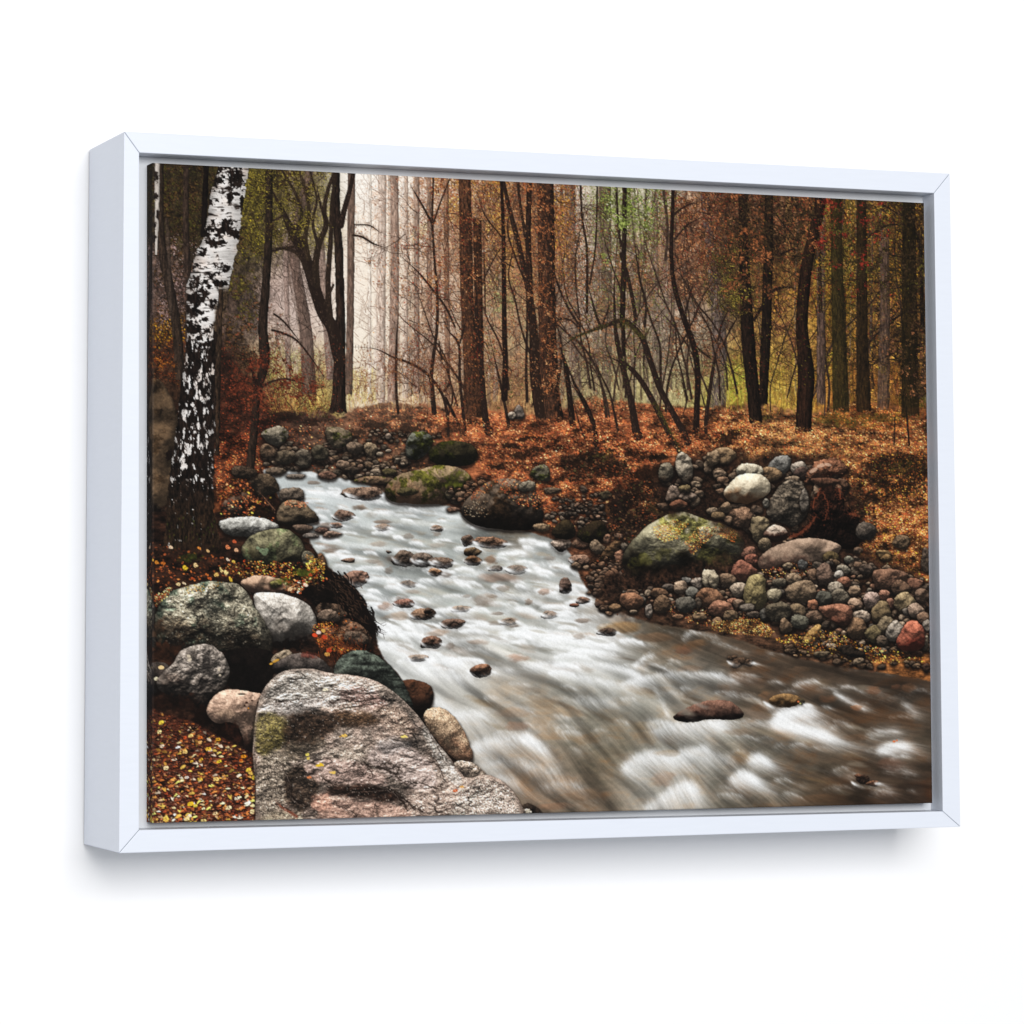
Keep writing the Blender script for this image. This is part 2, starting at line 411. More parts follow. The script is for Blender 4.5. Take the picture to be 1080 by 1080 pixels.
# ---- 1. woodland behind: misty light, trunks, twigs and leaves
FOREST = [(165,200,(52,43,30)),(180,300,(84,68,60)),(190,360,(72,52,40)),(165,380,(64,44,30)),(205,240,(58,48,32)),(240,400,(48,30,22)),
 (270,200,(84,76,36)),(270,260,(74,66,40)),(262,330,(78,64,56)),(245,300,(60,47,38)),(245,240,(62,52,34)),(300,200,(82,72,44)),(325,200,(92,80,50)),(335,240,(110,98,60)),(300,300,(190,165,155)),(310,340,(205,182,172)),(345,300,(190,172,166)),
 (300,385,(176,156,110)),(325,400,(150,128,60)),(290,420,(110,64,36)),(382,200,(255,250,244)),(385,250,(250,236,226)),(385,310,(255,248,238)),(384,350,(250,240,224)),(400,180,(255,250,244)),(430,178,(244,234,222)),(465,182,(226,206,186)),(600,188,(200,184,168)),(680,195,(196,186,166)),(392,390,(222,206,180)),
 (430,195,(240,228,212)),(430,250,(232,214,196)),(430,320,(234,216,198)),(405,230,(250,236,220)),(405,300,(250,238,222)),(372,300,(246,234,218)),(455,210,(214,196,180)),(470,300,(180,150,132)),(445,360,(206,188,176)),(425,395,(196,170,138)),(470,390,(176,140,110)),
 (480,230,(150,112,78)),(500,260,(118,76,46)),(525,220,(160,128,96)),(530,300,(158,110,56)),(530,340,(150,140,96)),(545,380,(150,122,84)),(520,400,(140,96,62)),(560,250,(120,78,48)),
 (590,240,(140,92,50)),(610,260,(196,180,168)),(612,215,(206,194,182)),(625,320,(160,142,128)),(650,215,(168,164,116)),(650,260,(160,150,128)),(680,210,(190,184,160)),(680,270,(150,118,92)),(690,330,(142,122,106)),
 (625,395,(128,112,84)),(660,400,(166,152,104)),(700,395,(172,158,112)),(720,370,(150,136,112)),(725,240,(150,112,86)),(730,290,(120,80,58)),(740,335,(158,138,124)),(765,250,(128,92,64)),(760,300,(88,70,40)),
 (770,400,(150,138,56)),(780,350,(134,100,56)),(800,240,(96,66,46)),(825,230,(140,104,76)),(825,300,(120,86,44)),(820,360,(172,132,66)),(825,400,(178,148,66)),(850,240,(104,70,46)),(875,260,(96,84,36)),
 (895,250,(126,96,36)),(895,320,(150,112,40)),(920,250,(128,92,52)),(930,330,(140,94,50)),(955,270,(84,66,26)),(970,230,(120,78,28)),(965,350,(62,46,22)),(900,400,(158,106,48)),(950,410,(104,72,32)),(870,400,(150,108,52))]
IMG[:] = field(FOREST, 21.0)
G1 = fbm(PH, PW, 26, 5, 101, .8, 1.3, .72); G2 = fbm(PH, PW, 7, 3, 102, .8, 1.2, .8)
mist = np.clip((IMG.mean(2) - .35) / .45, 0, 1)
IMG *= (1 + (1.0 - .97 * mist) * (.7 * G1 + .65 * G2))[..., None]
np.clip(IMG, 0, 1, out=IMG)

def scatter_leaves(poly, n, cols, a=(.5, 1.3), al=.85, var=.2, clump=0.0):
    n = int(n * 1.9); a = (a[0] * .72, a[1] * .76)
    x, y = inside(poly, n)
    if clump:
        k = max(n // 14, 1); cx, cy = inside(poly, k); q = RG.integers(0, k, n)
        x = np.where(RG.random(n) < .8, cx[q] + RG.normal(0, clump, n), x); y = np.where(RG.random(n) < .8, cy[q] + RG.normal(0, clump * .8, n), y)
    s = RG.uniform(a[0], a[1], n)
    dabs(x, y, s, s * RG.uniform(.45, .95, n), RG.uniform(0, 3.14, n), pick(cols, n, var), al * RG.uniform(.6, 1, n))

def foliage(poly, cols, dens, seed, soft=16, cell=22, fine=3.4, al=.9, var=.35):
    """a mass of small leaves with holes in it"""
    poly = [(x + (30 if x > 970 else 0), y - (45 if y < 236 else 0)) for x, y in poly]
    P = chaikin(poly, 2); i0, j0, i1, j1 = win(P[:, 0].min() - 6, P[:, 1].min() - 6, P[:, 0].max() + 6, P[:, 1].max() + 6)
    h, w = j1 - j0, i1 - i0
    if h < 4 or w < 4: return
    edge = np.clip(sdf(P, XX[:, i0:i1], YY[j0:j1]) / soft, -1, 1)
    wi = np.clip(np.arange(h)[:, None] + fbm(h, w, 7, 2, seed + 8) * 7, 0, h - 1).astype(int); wj = np.clip(np.arange(w)[None, :] + fbm(h, w, 7, 2, seed + 9) * 7, 0, w - 1).astype(int)
    n = (.62 * vnoise(h, w, fine, fine * 1.25, seed) + .38 * vnoise(h, w, fine * .6, fine * .5, seed + 1) - .5)[wi, wj]
    a = np.clip((n + .55 * fbm(h, w, cell, 3, seed + 2) + .28 * (edge - 1) + dens - .5) * 9, 0, 1) * al
    k = np.clip((vnoise(h, w, fine * 1.1, fine * 1.3, seed + 3) * .7 + .5 * vnoise(h, w, 40, 40, seed + 5) - .1) * len(cols), 0, len(cols) - 1).astype(int)
    c = (np.array(cols, f32) / 255)[k] * (1 + var * 2 * (vnoise(h, w, fine * .8, fine * .8, seed + 4) - .5))[..., None]
    blend((slice(j0, j1), slice(i0, i1)), np.clip(c, 0, 1), a.astype(f32))

def rect(x0, y0, x1, y1): return [(x0, y0), (x1, y0), (x1, y1), (x0, y1)]
# far trunks fading in the mist, back to front
for (p, c, k) in [
  ([(180,388,4),(420,390,4)], (226,214,208), .5), ([(180,398,5),(410,396,5)], (214,200,194), .7), ([(180,403,9),(425,401,10)], (200,178,164), .85), ([(185,427,6),(420,427,6)], (204,188,180), .6),
  ([(180,415.5,9),(300,416,9.5),(425,413,10)], (166,142,128), .95), ([(180,439.5,5),(415,439,6)], (156,134,120), .9), ([(330,430,5),(415,431,5)], (180,162,154), .8), ([(300,447,4),(420,448,6)], (150,130,120), .8),
  ([(180,328,8),(262,306,10),(345,321,14),(412,326,15)], (112,90,78), .95), ([(260,338,7),(345,345,9),(400,349,9)], (134,114,108), .8), ([(240,300,5),(400,304,5)], (150,128,122), .6), ([(200,307,6),(400,312,6)], (176,154,148), .45),
  ([(180,370.5,8),(345,369,7.5),(415,367,8.5)], (104,88,80), 1), ([(190,601,11),(345,604,11),(418,608,12)], (112,92,80), .95), ([(190,632,5),(415,628,5)], (120,100,88), .7),
  ([(195,638,12),(345,640,11),(420,639,10)], (92,76,62), .9), ([(190,690,6),(430,692,9)], (112,94,82), .8), ([(200,742,8),(345,758,15),(435,757,17)], (92,78,74), .95), ([(200,760,10),(345,770,10)], (80,62,52), .5),
  ([(195,700,7),(440,702,8)], (122,102,90), .5), ([(195,523,7),(430,532,8)], (104,74,52), .8), ([(195,545,7),(420,546,6)], (124,94,74), .7), ([(195,667,6),(430,668,6)], (122,104,92), .6),
  ([(195,866,9),(425,865.5,9)], (108,86,74), .9), ([(195,932,10),(430,932,13)], (102,80,68), .9), ([(195,920,8),(430,920,8)], (130,92,56), .6), ([(200,832,7),(430,832,7)], (150,116,66), .6),
  ([(200,882,13),(300,884,14),(435,887,18)], (64,54,24), .95), ([(200,909,11),(345,909,12),(435,911,16)], (58,42,22), .95), ([(200,957,15),(440,958,20)], (44,36,16), .9), ([(205,896,7),(430,897,7)], (128,100,38), .6), ([(205,972,9),(440,974,10)], (48,34,14), .9)]:
    trunk(p, c, lit=.22, bark=.3 if c[0] > 120 else .5, jit=.5, al=k)
# mossy specks on the right-hand trunks
for (x0, x1, n) in [(876,892,900),(902,918,600),(948,978,900)]:
    scatter_leaves(rect(x0,205,x1,435), n, [(98,88,26),(80,66,22),(120,96,34),(36,28,12)], (.4,1.0), .7)

ORANGE = [(152,88,50),(130,72,42),(174,112,64),(110,62,40),(188,130,80),(96,56,36)]
REDS = [(140,48,34),(120,38,28),(164,64,40),(98,36,26)]
GOLD = [(206,152,44),(188,128,36),(216,172,66),(160,110,30)]
GREEN = [(104,116,46),(122,132,58),(86,94,36),(142,150,78)]
OLIVE = [(112,104,34),(134,120,40),(90,82,30),(150,136,52)]
PALE = [(236,214,196),(220,176,150),(206,150,118),(240,226,214)]

def thicket(x0, x1, y0, y1, n, ln, w, col, ang=-1.57, spread=1.2, depth=2, al=.8, leaves=None, ld=1.0, la=(.5,1.2), upl=3):
    out, tips = [], []
    for _ in range(int(n * 2.0)):
        twig(RG.uniform(x0, x1), RG.uniform(y0, y1), ang + RG.normal(0, spread), ln * RG.uniform(.5, 1.3), w * RG.uniform(.5, 1.15), depth, out, tips)
    lines_to_dabs(out, C3(col), al)
    if leaves is not None and tips:
        t = np.array(tips); m = int(len(t) * ld * .9); q = t[RG.integers(0, len(t), m)]
        s = RG.uniform(la[0] * .75, la[1] * .8, m)
        dabs(q[:, 0] + RG.normal(0, upl, m), q[:, 1] + RG.normal(0, upl, m), s, s * .55, RG.uniform(0, 3, m), pick(leaves, m, .2) * (.72 if x0 >= 700 else .9), .8)

for k in range(40):
    x = RG.uniform(405, 978); near = RG.random(); w = RG.uniform(1.2, 4.2); lean = RG.normal(0, 7)
    base = np.array([176, 152, 134]) * (1 - near) + np.array([58, 42, 32]) * near
    if x > 760: base = base * .72
    trunk([(185, x + lean, w * .8), (300, x + lean * .4 + RG.normal(0, 1.5), w), (RG.uniform(405, 432), x, w * 1.25)], tuple(base), lit=.25, bark=.4, jit=.5, al=RG.uniform(.55, .95))
# pale twigs in the mist, then darker ones nearer
BRN = [(84,56,40),(120,80,54),(150,98,62),(100,62,40),(172,118,76)]
RUST = [(98,58,36),(136,82,48),(162,102,62),(116,66,40),(186,136,92),(74,44,30)]
OLV = [(62,55,25),(84,75,32),(108,96,40),(48,41,20),(134,118,50)]
GRN = [(84,92,42),(108,120,54),(134,144,76),(66,72,34),(160,164,110)]
GLD = [(180,126,50),(196,148,66),(150,98,38),(206,164,92),(120,78,34)]
DRK = [(48,36,24),(66,50,30),(38,26,18),(84,62,36)]
PNK = [(214,170,148),(196,140,112),(178,120,92),(226,190,170)]
for f in [(rect(155,160,225,262),DRK+OLV[:2],.62,11),(rect(155,245,222,350),DRK+[(120,94,84),(150,126,120),(96,66,54)],.52,12),(rect(228,175,285,350),DRK+OLV[:3],.56,13),(rect(250,170,285,275),OLV,.6,14),(rect(280,170,352,265),OLV+DRK[:2],.58,15),
 (rect(228,320,300,400),DRK+[(110,60,40)],.52,16),(rect(385,180,440,270),PNK,.36,17),(rect(372,232,412,258),PNK,.42,18),(rect(418,180,500,300),PNK[1:]+RUST[1:5],.52,19),(rect(430,240,500,400),BRN+RUST[1:3],.50,20),
 (rect(455,180,560,250),RUST+GLD[:1]+BRN,.53,21),(rect(475,230,560,350),RUST+BRN+DRK,.50,22),(rect(505,235,556,300),GLD+RUST[:2],.52,23),(rect(508,290,548,335),GRN+BRN[:2],.5,24),(rect(505,320,560,430),BRN+OLV[1:3],.54,25),
 (rect(540,180,612,350),RUST+BRN+DRK[:2],.52,26),(rect(582,200,602,290),GLD,.56,27),(rect(600,250,700,400),BRN+[(150,130,112)],.50,28),(rect(620,190,715,262),GRN+BRN[:2],.47,29),(rect(620,255,700,340),GRN[:3]+BRN,.47,30),(rect(690,195,765,320),RUST+BRN+DRK[:2],.50,31),
 (rect(690,320,765,420),BRN+[(170,156,112)],.47,32),(rect(748,195,865,300),DRK+RUST[:4],.60,33),(rect(748,260,800,340),OLV+DRK,.6,34),(rect(770,300,860,400),BRN+GLD[:3],.54,35),(rect(855,195,985,330),OLV+GLD[:1]+DRK,.52,36),(rect(885,210,905,420),GLD+OLV,.55,37),
 (rect(860,300,985,430),BRN+GLD[:2]+DRK,.46,38),(rect(920,200,985,420),DRK+[(130,92,48)],.52,39)]: foliage(*f)
thicket(412, 480, 200, 400, 70, 26, .7, (150,124,108), depth=1, al=.7, leaves=PALE[1:3] + ORANGE[:2], ld=2.5)
thicket(285, 350, 200, 400, 110, 24, .7, (110,88,80), depth=2, al=.7)
thicket(600, 760, 210, 400, 150, 30, .8, (84,64,54), depth=1, al=.7)
thicket(770, 975, 200, 420, 170, 28, .8, (62,44,30), depth=2, al=.7)
thicket(480, 600, 200, 420, 130, 28, .8, (70,46,32), depth=1, al=.75)
scatter_leaves(rect(385,185,470,330), 320, [(206,150,118),(196,128,92),(222,178,150),(170,110,84)], (.5,1.2), .7, clump=7)
scatter_leaves(rect(372,225,412,262), 260, [(214,140,96),(204,120,80),(224,170,130)], (.5,1.1), .75, clump=5)
scatter_leaves([(432,250),(440,238),(456,233),(450,245),(437,258)], 130, [(226,206,110),(210,186,80)], (.6,1.2), .8)
scatter_leaves(rect(435,185,560,345), 1700, ORANGE + REDS[:2], (.5,1.3), .8, clump=8)
scatter_leaves(rect(455,190,530,235), 500, ORANGE + GOLD, (.6,1.3), .8, clump=6)
scatter_leaves(rect(470,205,484,235), 90, GOLD, (.6,1.3), .85)
scatter_leaves(rect(505,235,560,300), 520, GOLD + ORANGE[:3], (.6,1.4), .85, clump=7)
scatter_leaves(rect(512,290,545,330), 200, [(120,140,60),(96,116,50),(150,160,80)], (.6,1.3), .75, clump=6)
scatter_leaves(rect(545,190,612,345), 1700, ORANGE + REDS[:1], (.5,1.3), .85, clump=7)
scatter_leaves(rect(583,205,600,290), 330, GOLD[:2] + ORANGE[2:3], (.6,1.4), .85, clump=6)
scatter_leaves(rect(625,195,712,255), 720, GREEN, (.7,1.5), .85, clump=8)
scatter_leaves(rect(618,255,700,330), 420, GREEN + OLIVE, (.5,1.2), .75, clump=8)
scatter_leaves(rect(690,200,762,310), 900, ORANGE + REDS[:2], (.5,1.2), .8, clump=7)
scatter_leaves(rect(608,210,700,345), 420, ORANGE, (.5,1.1), .75, clump=7)
scatter_leaves(rect(750,255,795,330), 700, [(70,66,24),(92,84,32),(58,50,22),(110,96,40)], (.6,1.4), .8, clump=8)
scatter_leaves(rect(750,200,860,330), 900, ORANGE[:4] + REDS, (.5,1.2), .75, clump=7)
scatter_leaves(rect(860,210,978,330), 900, OLIVE + GOLD[1:2] + GOLD[3:], (.5,1.3), .75, clump=8)
scatter_leaves(rect(845,215,940,320), 190, REDS, (.8,1.8), .85, clump=3)
scatter_leaves(rect(925,220,980,340), 300, ORANGE[:3] + GOLD[:2], (.6,1.3), .8, clump=6)
scatter_leaves(rect(255,180,285,270), 560, OLIVE + [(172,154,40)], (.6,1.4), .85, clump=7)
scatter_leaves(rect(285,182,350,262), 760, OLIVE + [(70,60,24)], (.5,1.3), .8, clump=8)
scatter_leaves(rect(318,220,352,262), 160, [(156,140,44),(180,160,60)], (.6,1.3), .85, clump=5)
scatter_leaves(rect(165,180,220,260), 420, [(60,60,24),(84,80,34),(44,38,20)], (.5,1.3), .8, clump=8)
scatter_leaves(rect(163,250,215,345), 420, [(150,124,118),(176,150,144),(120,74,56),(96,62,48)], (.5,1.2), .7, clump=6)
scatter_leaves(rect(163,336,198,362), 170, [(186,128,24),(204,150,40),(150,90,24)], (.7,1.7), .85, clump=4)
scatter_leaves(rect(163,355,200,400), 380, [(110,46,22),(84,38,20),(140,66,28),(48,26,16)], (.6,1.4), .8, clump=6)

# ---- 2. undergrowth and leaf-covered forest floor
FLOOR = [(150,500),(150,440),(200,420),(240,420),(262,432),(300,436),(335,432),(362,440),(372,430),(420,424),(470,428),(520,432),(560,436),(585,434),(620,416),(660,424),(720,428),(760,428),(800,424),(845,434),(880,432),(905,420),(935,424),(1020,436),(1020,600),(1020,760),(600,700),(400,560),(290,500),(250,520)]
mf = mask_poly(FLOOR, 3.0, 1, 5, 10, 21)
fl = field([(200,460,(70,38,22)),(260,480,(110,56,30)),(300,450,(74,40,26)),(380,445,(150,82,44)),(450,440,(172,88,44)),(500,450,(176,88,42)),(560,470,(166,84,42)),(620,440,(178,92,48)),(640,480,(176,90,44)),(700,460,(172,88,42)),
  (760,450,(168,100,50)),(830,470,(184,122,62)),(880,460,(150,96,44)),(920,450,(150,80,36)),(940,480,(140,84,38)),(960,540,(150,80,34)),(940,600,(160,92,36)),(860,600,(110,74,48)),(780,640,(96,62,40)),(560,530,(140,80,46)),(700,540,(70,44,28)),(420,480,(104,76,54)),(340,480,(96,80,64))], 32.0)
fn = fbm(PH, PW, 20, 5, 131, 1.4, .7, .75)
fl = (fl * .75 + fl.mean(2, keepdims=True) * .25) * .84; fl = np.clip(fl * (1 + 1.4 * fn)[..., None], 0, 1)
IMG[:] = IMG * (1 - mf[..., None]) + fl * mf[..., None]

# brush and dry grass along the edge of the wood
def brush(x0, x1, y0, y1, n, cols, ln=9, al=.6):
    out = []
    x = RG.uniform(x0, x1, n); y = RG.uniform(y0, y1, n); L = ln * RG.uniform(.5, 1.3, n); t = RG.normal(0, .28, n)
    k = np.arange(6) / 5.0
    px = x[:, None] + t[:, None] * L[:, None] * k; py = y[:, None] - L[:, None] * k
    dabs(px.ravel(), py.ravel(), .4, 1.2, np.repeat(t, 6), np.repeat(pick(cols, n, .2), 6, 0), al)
brush(285,345,398,440,420,[(150,120,50),(180,150,60),(110,70,34),(90,96,30),(190,170,100)],10)
brush(284,330,375,412,170,[(150,170,60),(120,130,40),(186,176,90)],9)
brush(365,480,395,432,560,[(190,150,100),(150,96,60),(170,130,60),(206,180,130),(120,74,46)],10)
brush(365,400,398,425,160,[(196,180,70),(170,150,50)],9)
brush(480,600,400,436,420,[(120,80,50),(150,110,64),(90,60,38),(170,150,90)],9)
brush(600,770,392,432,620,[(150,132,84),(176,156,104),(116,84,58),(190,176,120),(104,96,50)],10)
brush(765,860,380,436,520,[(170,140,50),(196,160,66),(130,116,40),(150,96,44)],10)
brush(855,978,390,450,620,[(150,92,40),(110,72,32),(176,120,50),(90,70,28),(120,56,26)],10)
scatter_leaves(rect(768,385,785,420), 150, [(140,156,50),(116,130,44),(170,170,60)], (.7,1.5), .8, clump=4)
scatter_leaves(rect(868,372,882,400), 110, [(206,190,60),(180,160,50)], (.6,1.4), .8)
scatter_leaves([(926,386),(935,386),(934,394),(927,392)], 30, [(226,190,40)], (.7,1.4), .9)
scatter_leaves(rect(960,400,978,430), 150, [(110,110,44),(90,90,34),(140,120,50)], (.6,1.3), .8)

LEAF = [(176,96,50),(152,78,42),(194,122,70),(132,64,38),(112,54,32),(206,146,98),(88,44,28),(62,33,22)]
LEAFY = LEAF + [(190,138,76),(178,120,58),(196,150,96)]
def litter(poly, n, cols, a0=.7, a1=1.5, al=.9):
    n = int(n * 1.5); a0 *= .8; a1 *= .8
    x, y = inside(poly, n); o = np.argsort(y); x, y = x[o], y[o]
    s = RG.uniform(a0, a1, n)
    k = fn[np.clip(((y - PY0) * S).astype(int), 0, PH - 1), np.clip(((x - PX0) * S).astype(int), 0, PW - 1)]
    c = pick(cols, n, .2) * np.clip(1.06 + 1.5 * k, .3, 1.35)[:, None]
    dabs(x, y, s, s * RG.uniform(.4, .8, n), RG.normal(0, .6, n), np.clip(c, 0, 1), al, batch=700)
litter([(375,432),(470,430),(560,438),(590,436),(620,418),(700,430),(760,430),(800,440),(800,480),(700,480),(660,520),(580,560),(480,470),(380,450)], 9000, LEAF)
litter([(745,440),(800,430),(850,440),(905,424),(978,440),(980,600),(900,580),(860,500),(760,480)], 6500, LEAFY, .7, 1.5)
litter([(560,510),(640,490),(690,500),(690,545),(640,560),(570,550)], 1900, LEAF, .6, 1.3)
litter([(885,500),(978,520),(980,625),(930,620),(890,570)], 2600, LEAFY + [(240,176,60)], .7, 1.5)
litter([(290,450),(380,440),(440,452),(450,500),(380,500),(280,495)], 900, LEAF + [(70,50,40)], .6, 1.3)
litter([(226,470),(262,455),(290,500),(285,545),(235,545),(226,500)], 1300, [(150,66,32),(180,90,44),(110,48,26),(64,32,20),(206,120,70)], .6, 1.5)
litter([(228,400),(262,395),(300,430),(290,455),(262,470),(230,480)], 1100, [(110,46,28),(84,38,24),(140,64,36),(50,26,18),(60,36,26)], .6, 1.4)

def gloom(cx, cy, rx, ry, col=(26,16,10), al=.8, seed=0, thr=.0):
    i0, j0, i1, j1 = win(cx - rx * 1.5, cy - ry * 1.5, cx + rx * 1.5, cy + ry * 1.5)
    if i1 - i0 < 2 or j1 - j0 < 2: return
    X = XX[:, i0:i1]; Y = YY[j0:j1]
    q = np.sqrt(((X - cx) / rx) ** 2 + ((Y - cy) / ry) ** 2)
    n = fbm(j1 - j0, i1 - i0, max(min(rx, ry) * S * .8, 6), 4, int(cx * 7 + cy * 3 + seed), gain=.7)
    a = np.clip((1 - q + n * 1.0 + thr) * 2.2, 0, 1) * al
    blend((slice(j0, j1), slice(i0, i1)), C3(col) * (1 + 1.2 * n[..., None]), a.astype(f32))
# hollows and dark soil among the leaves
for g in [(395,448,22,5),(430,452,18,5),(380,455,16,4),(560,462,18,4),(590,472,14,4),(552,480,16,5),(500,445,16,3),(610,490,26,12),(625,482,20,14),(645,495,18,9),(668,478,14,4),(690,482,20,5),(700,494,14,6),
          (565,474,10,4),(640,464,9,3),(655,470,9,3),(760,492,14,9),(748,505,14,12),(762,462,16,7),(775,455,14,5),(680,500,18,9),(655,535,16,20),(665,520,20,12),(740,520,16,14),(690,515,14,14),
          (935,490,24,12),(960,485,18,12),(925,505,18,10),(950,515,20,10),(965,500,14,10),(905,540,14,14),(920,525,12,8),(880,545,14,14),(470,485,18,8),(490,480,16,9),(540,470,14,4),(526,492,12,4),(300,440,20,6),(280,445,16,5),(330,445,14,4)]:
    gloom(*g, al=.82)
for g in [(875,442,26,8),(895,446,22,6),(800,438,18,5),(955,492,18,8),(640,480,14,6),(930,440,30,5),(690,530,10,8)]:
    gloom(*g, col=(66,58,24), al=.6, seed=9)
for g in [(640,540,10,7),(668,545,10,6),(690,528,9,5)]: gloom(*g, col=(74,50,30), al=.6, seed=4)
litter([(860,440),(910,425),(960,436),(960,456),(900,452)], 700, [(150,80,34),(120,62,28),(90,70,28),(170,104,44)], .5, 1.2)

# bright sky flecks between the twigs
for (x0, x1, y0, y1, n, c) in [(375,440,195,400,900,(240,230,224)),(440,520,200,400,420,(216,196,182)),(520,600,200,400,260,(186,150,118)),(605,625,200,330,260,(214,204,192)),(640,690,200,300,260,(206,204,184)),(285,350,230,400,420,(206,184,174)),(165,230,250,345,260,(170,150,146)),(690,760,220,400,320,(186,156,130)),(760,860,210,400,260,(190,144,86)),(860,975,220,400,260,(176,130,60)),(765,830,380,425,160,(206,184,100)),(600,720,380,425,240,(206,196,146))]:
    s_ = RG.uniform(.35, 1.0, n); dabs(RG.uniform(x0, x1, n), RG.uniform(y0, y1, n), s_, s_ * RG.uniform(.4, 1, n), RG.uniform(0, 3, n), pick([c], n, .1), RG.uniform(.35, .85, n))
def veil(cx, cy, rx, ry, col, al):
    q = ((XX - cx) / rx) ** 2 + ((YY - cy) / ry) ** 2; a = (np.exp(-q) * al).astype(f32)[..., None]; IMG[:] = IMG * (1 - a) + C3(col) * a
veil(402, 270, 60, 130, (246,230,208), .48); veil(450, 310, 90, 90, (232,206,176), .36); veil(545, 330, 110, 80, (206,176,144), .20); veil(318, 350, 38, 60, (214,194,178), .40); veil(510, 350, 90, 60, (190,160,134), .22); veil(680, 350, 90, 60, (190,178,150), .22); veil(390, 190, 40, 60, (250,240,226), .35)
for (p, c, k) in [([(180,403,8),(425,401,9.5)], (200,178,162), .75), ([(180,415.5,8.5),(300,416,9),(425,413,10)], (156,130,114), .9), ([(180,439.5,5),(415,439,6)], (150,126,110), .9), ([(200,428,4),(420,428,4.6)], (190,166,148), .7), ([(200,452,4.6),(420,454,5.4)], (148,120,102), .8), ([(200,390,3),(415,389,4)], (222,206,190), .7), ([(180,470,5),(425,472,6)], (126,94,74), .8),
  ([(180,370.5,7.5),(345,369,7.5),(418,367,8.5)], (104,84,72), .95), ([(200,322,9),(262,310,10),(345,322,13),(415,326,15)], (104,84,74), .8), ([(250,338,7),(400,348,8)], (130,108,96), .7), ([(250,301,5),(408,304,6)], (150,126,114), .6)]: trunk(p, c, lit=.25, bark=.35, jit=.5, al=k)
thicket(372, 470, 190, 400, 120, 24, .8, (126,100,86), depth=2, al=.75); scatter_leaves(rect(395,185,480,330), 260, [(190,124,88),(170,104,72),(206,150,118)], (.6,1.2), .75, clump=6)
# crooked bare stems
for k in range(46):
    x = RG.uniform(480, 975); y = RG.uniform(405, 440); w = RG.uniform(1.2, 3.0); a = RG.normal(-1.57, .16); P_ = [(x, y, w)]; n_ = RG.integers(5, 9)
    for j in range(n_):
        a += RG.normal(0, .16); x += math.cos(a) * 26; y += math.sin(a) * 26; P_.append((x, y, w * (1 - .7 * (j + 1) / n_)))
    limb(P_, [(52,38,30),(64,48,38),(44,31,24)][RG.integers(0, 3)])
# ---- 3. nearer trunks and saplings
D1, D2, D3 = (42,30,24), (34,23,18), (58,42,32)
trunk([(180,354,8),(235,355,8),(262,357,9),(345,359,10),(395,357.5,13),(418,357,14.5),(432,356,19),(438,354,26)], (46,34,27), lit=.4, bark=.6)
limb([(373,182,4.5),(369,200,5),(363,222,6),(359,240,7)], D1)
limb([(358,382,12),(355,366,13),(350,345,13),(340,328,13),(331,300,12.5),(325,280,12),(317,260,12),(306,240,10),(297,220,8),(289,205,6),(282,190,5)], D1)
limb([(334,300,8),(333,278,7.5),(337,256,6.5),(344,238,6),(342,222,5),(346,200,4),(352,184,4)], (50,38,28))
limb([(325,272,6),(322,250,5),(326,225,4),(322,200,3.5),(316,182,3)], (56,44,30))
for q in [[(349,345,7),(346,300,6),(349,250,5),(350,215,4),(354,182,3)],[(330,300,4),(316,270,4),(300,262,3),(285,262,2)],[(312,250,4),(318,225,3.4),(312,205,3),(300,184,2.4)],[(336,262,3.4),(330,235,3),(334,210,2.6),(328,184,2)],[(300,226,3),(290,232,2.4),(278,232,1.6)],[(343,320,3),(352,300,2.4)]]: limb(q, (48,36,28))
limb([(318,259,3.5),(305,261,3),(290,264,2.5),(275,270,2)], D1); limb([(344,234,3),(338,216,2.5),(334,195,2)], D1)
trunk([(178,283.5,8),(250,283,8),(300,280,9),(345,277,10),(375,279,11),(395,276,10),(412,271,8),(440,269,8),(470,266,9),(505,262,9)], (50,38,30), lit=.4, bark=.5)
limb([(271,410,6),(266,390,2.5),(262,372,2)], D2); limb([(276,408,3),(288,402,2.5),(303,400,2),(318,404,1.6),(330,410,1.2)], D1)
limb([(287,348,2.5),(300,352,2.2),(314,360,2.0),(330,380,1.8),(342,398,1.5)], D1); limb([(289,331,2),(300,340,1.8),(318,362,1.6)], D1)
trunk([(176,168,9),(250,169,9),(300,178,10),(345,186,10),(400,190,10)], (58,46,37), lit=.35, bark=.5, al=.95)
trunk([(180,196,6),(250,196,7),(310,199,8),(400,200,9)], (64,50,42), lit=.3, bark=.5, al=.9)
trunk([(176,217.5,6),(210,216,6),(250,214,5)], (22,16,13), bark=.6)
trunk([(230,176,4),(330,180,5)], (80,66,56), al=.7)
trunk([(186,490,13),(300,492,14),(400,496,14),(440,496,20)], (72,48,34), lit=.3, bark=.6, al=.95, fleck=(98,62,40)); trunk([(230,503,9),(345,505,9),(400,506,10),(442,508,14)], (60,40,28), lit=.3, bark=.6, fleck=(88,56,36))
trunk([(190,575,17),(260,576,18),(345,577,19),(400,578,22),(430,579,27),(445,580,30)], (66,45,33), lit=.35, bark=.6, fleck=(92,58,38))
trunk([(195,558,5),(260,557,6),(345,561,7),(400,563,8),(442,570,10)], (48,33,25), bark=.5)
limb([(530,186,3.5),(536,215,4.5),(545,250,5.5),(552,280,6),(560,320,7),(564,350,7),(566,390,7.5),(571,440,9)], (46,32,24)); limb([(546,192,3),(550,225,3),(556,258,4)], (46,32,24))
trunk([(195,658.5,4.5),(260,658,5),(345,656,6)], (44,32,25), bark=.5)
limb([(612,188,2),(614,230,2.4),(619,265,2.6),(619,330,3)], D1); limb([(650,195,2),(652,235,2.4),(655,260,2.6)], D1)
limb([(655,268,4),(664,300,4),(670,335,4),(666,345,3)], D1); limb([(668,240,2),(674,290,2.4),(681,320,2.5),(680,345,2.5)], D1); limb([(630,195,1.6),(628,260,1.8),(622,300,1.6)], D1)
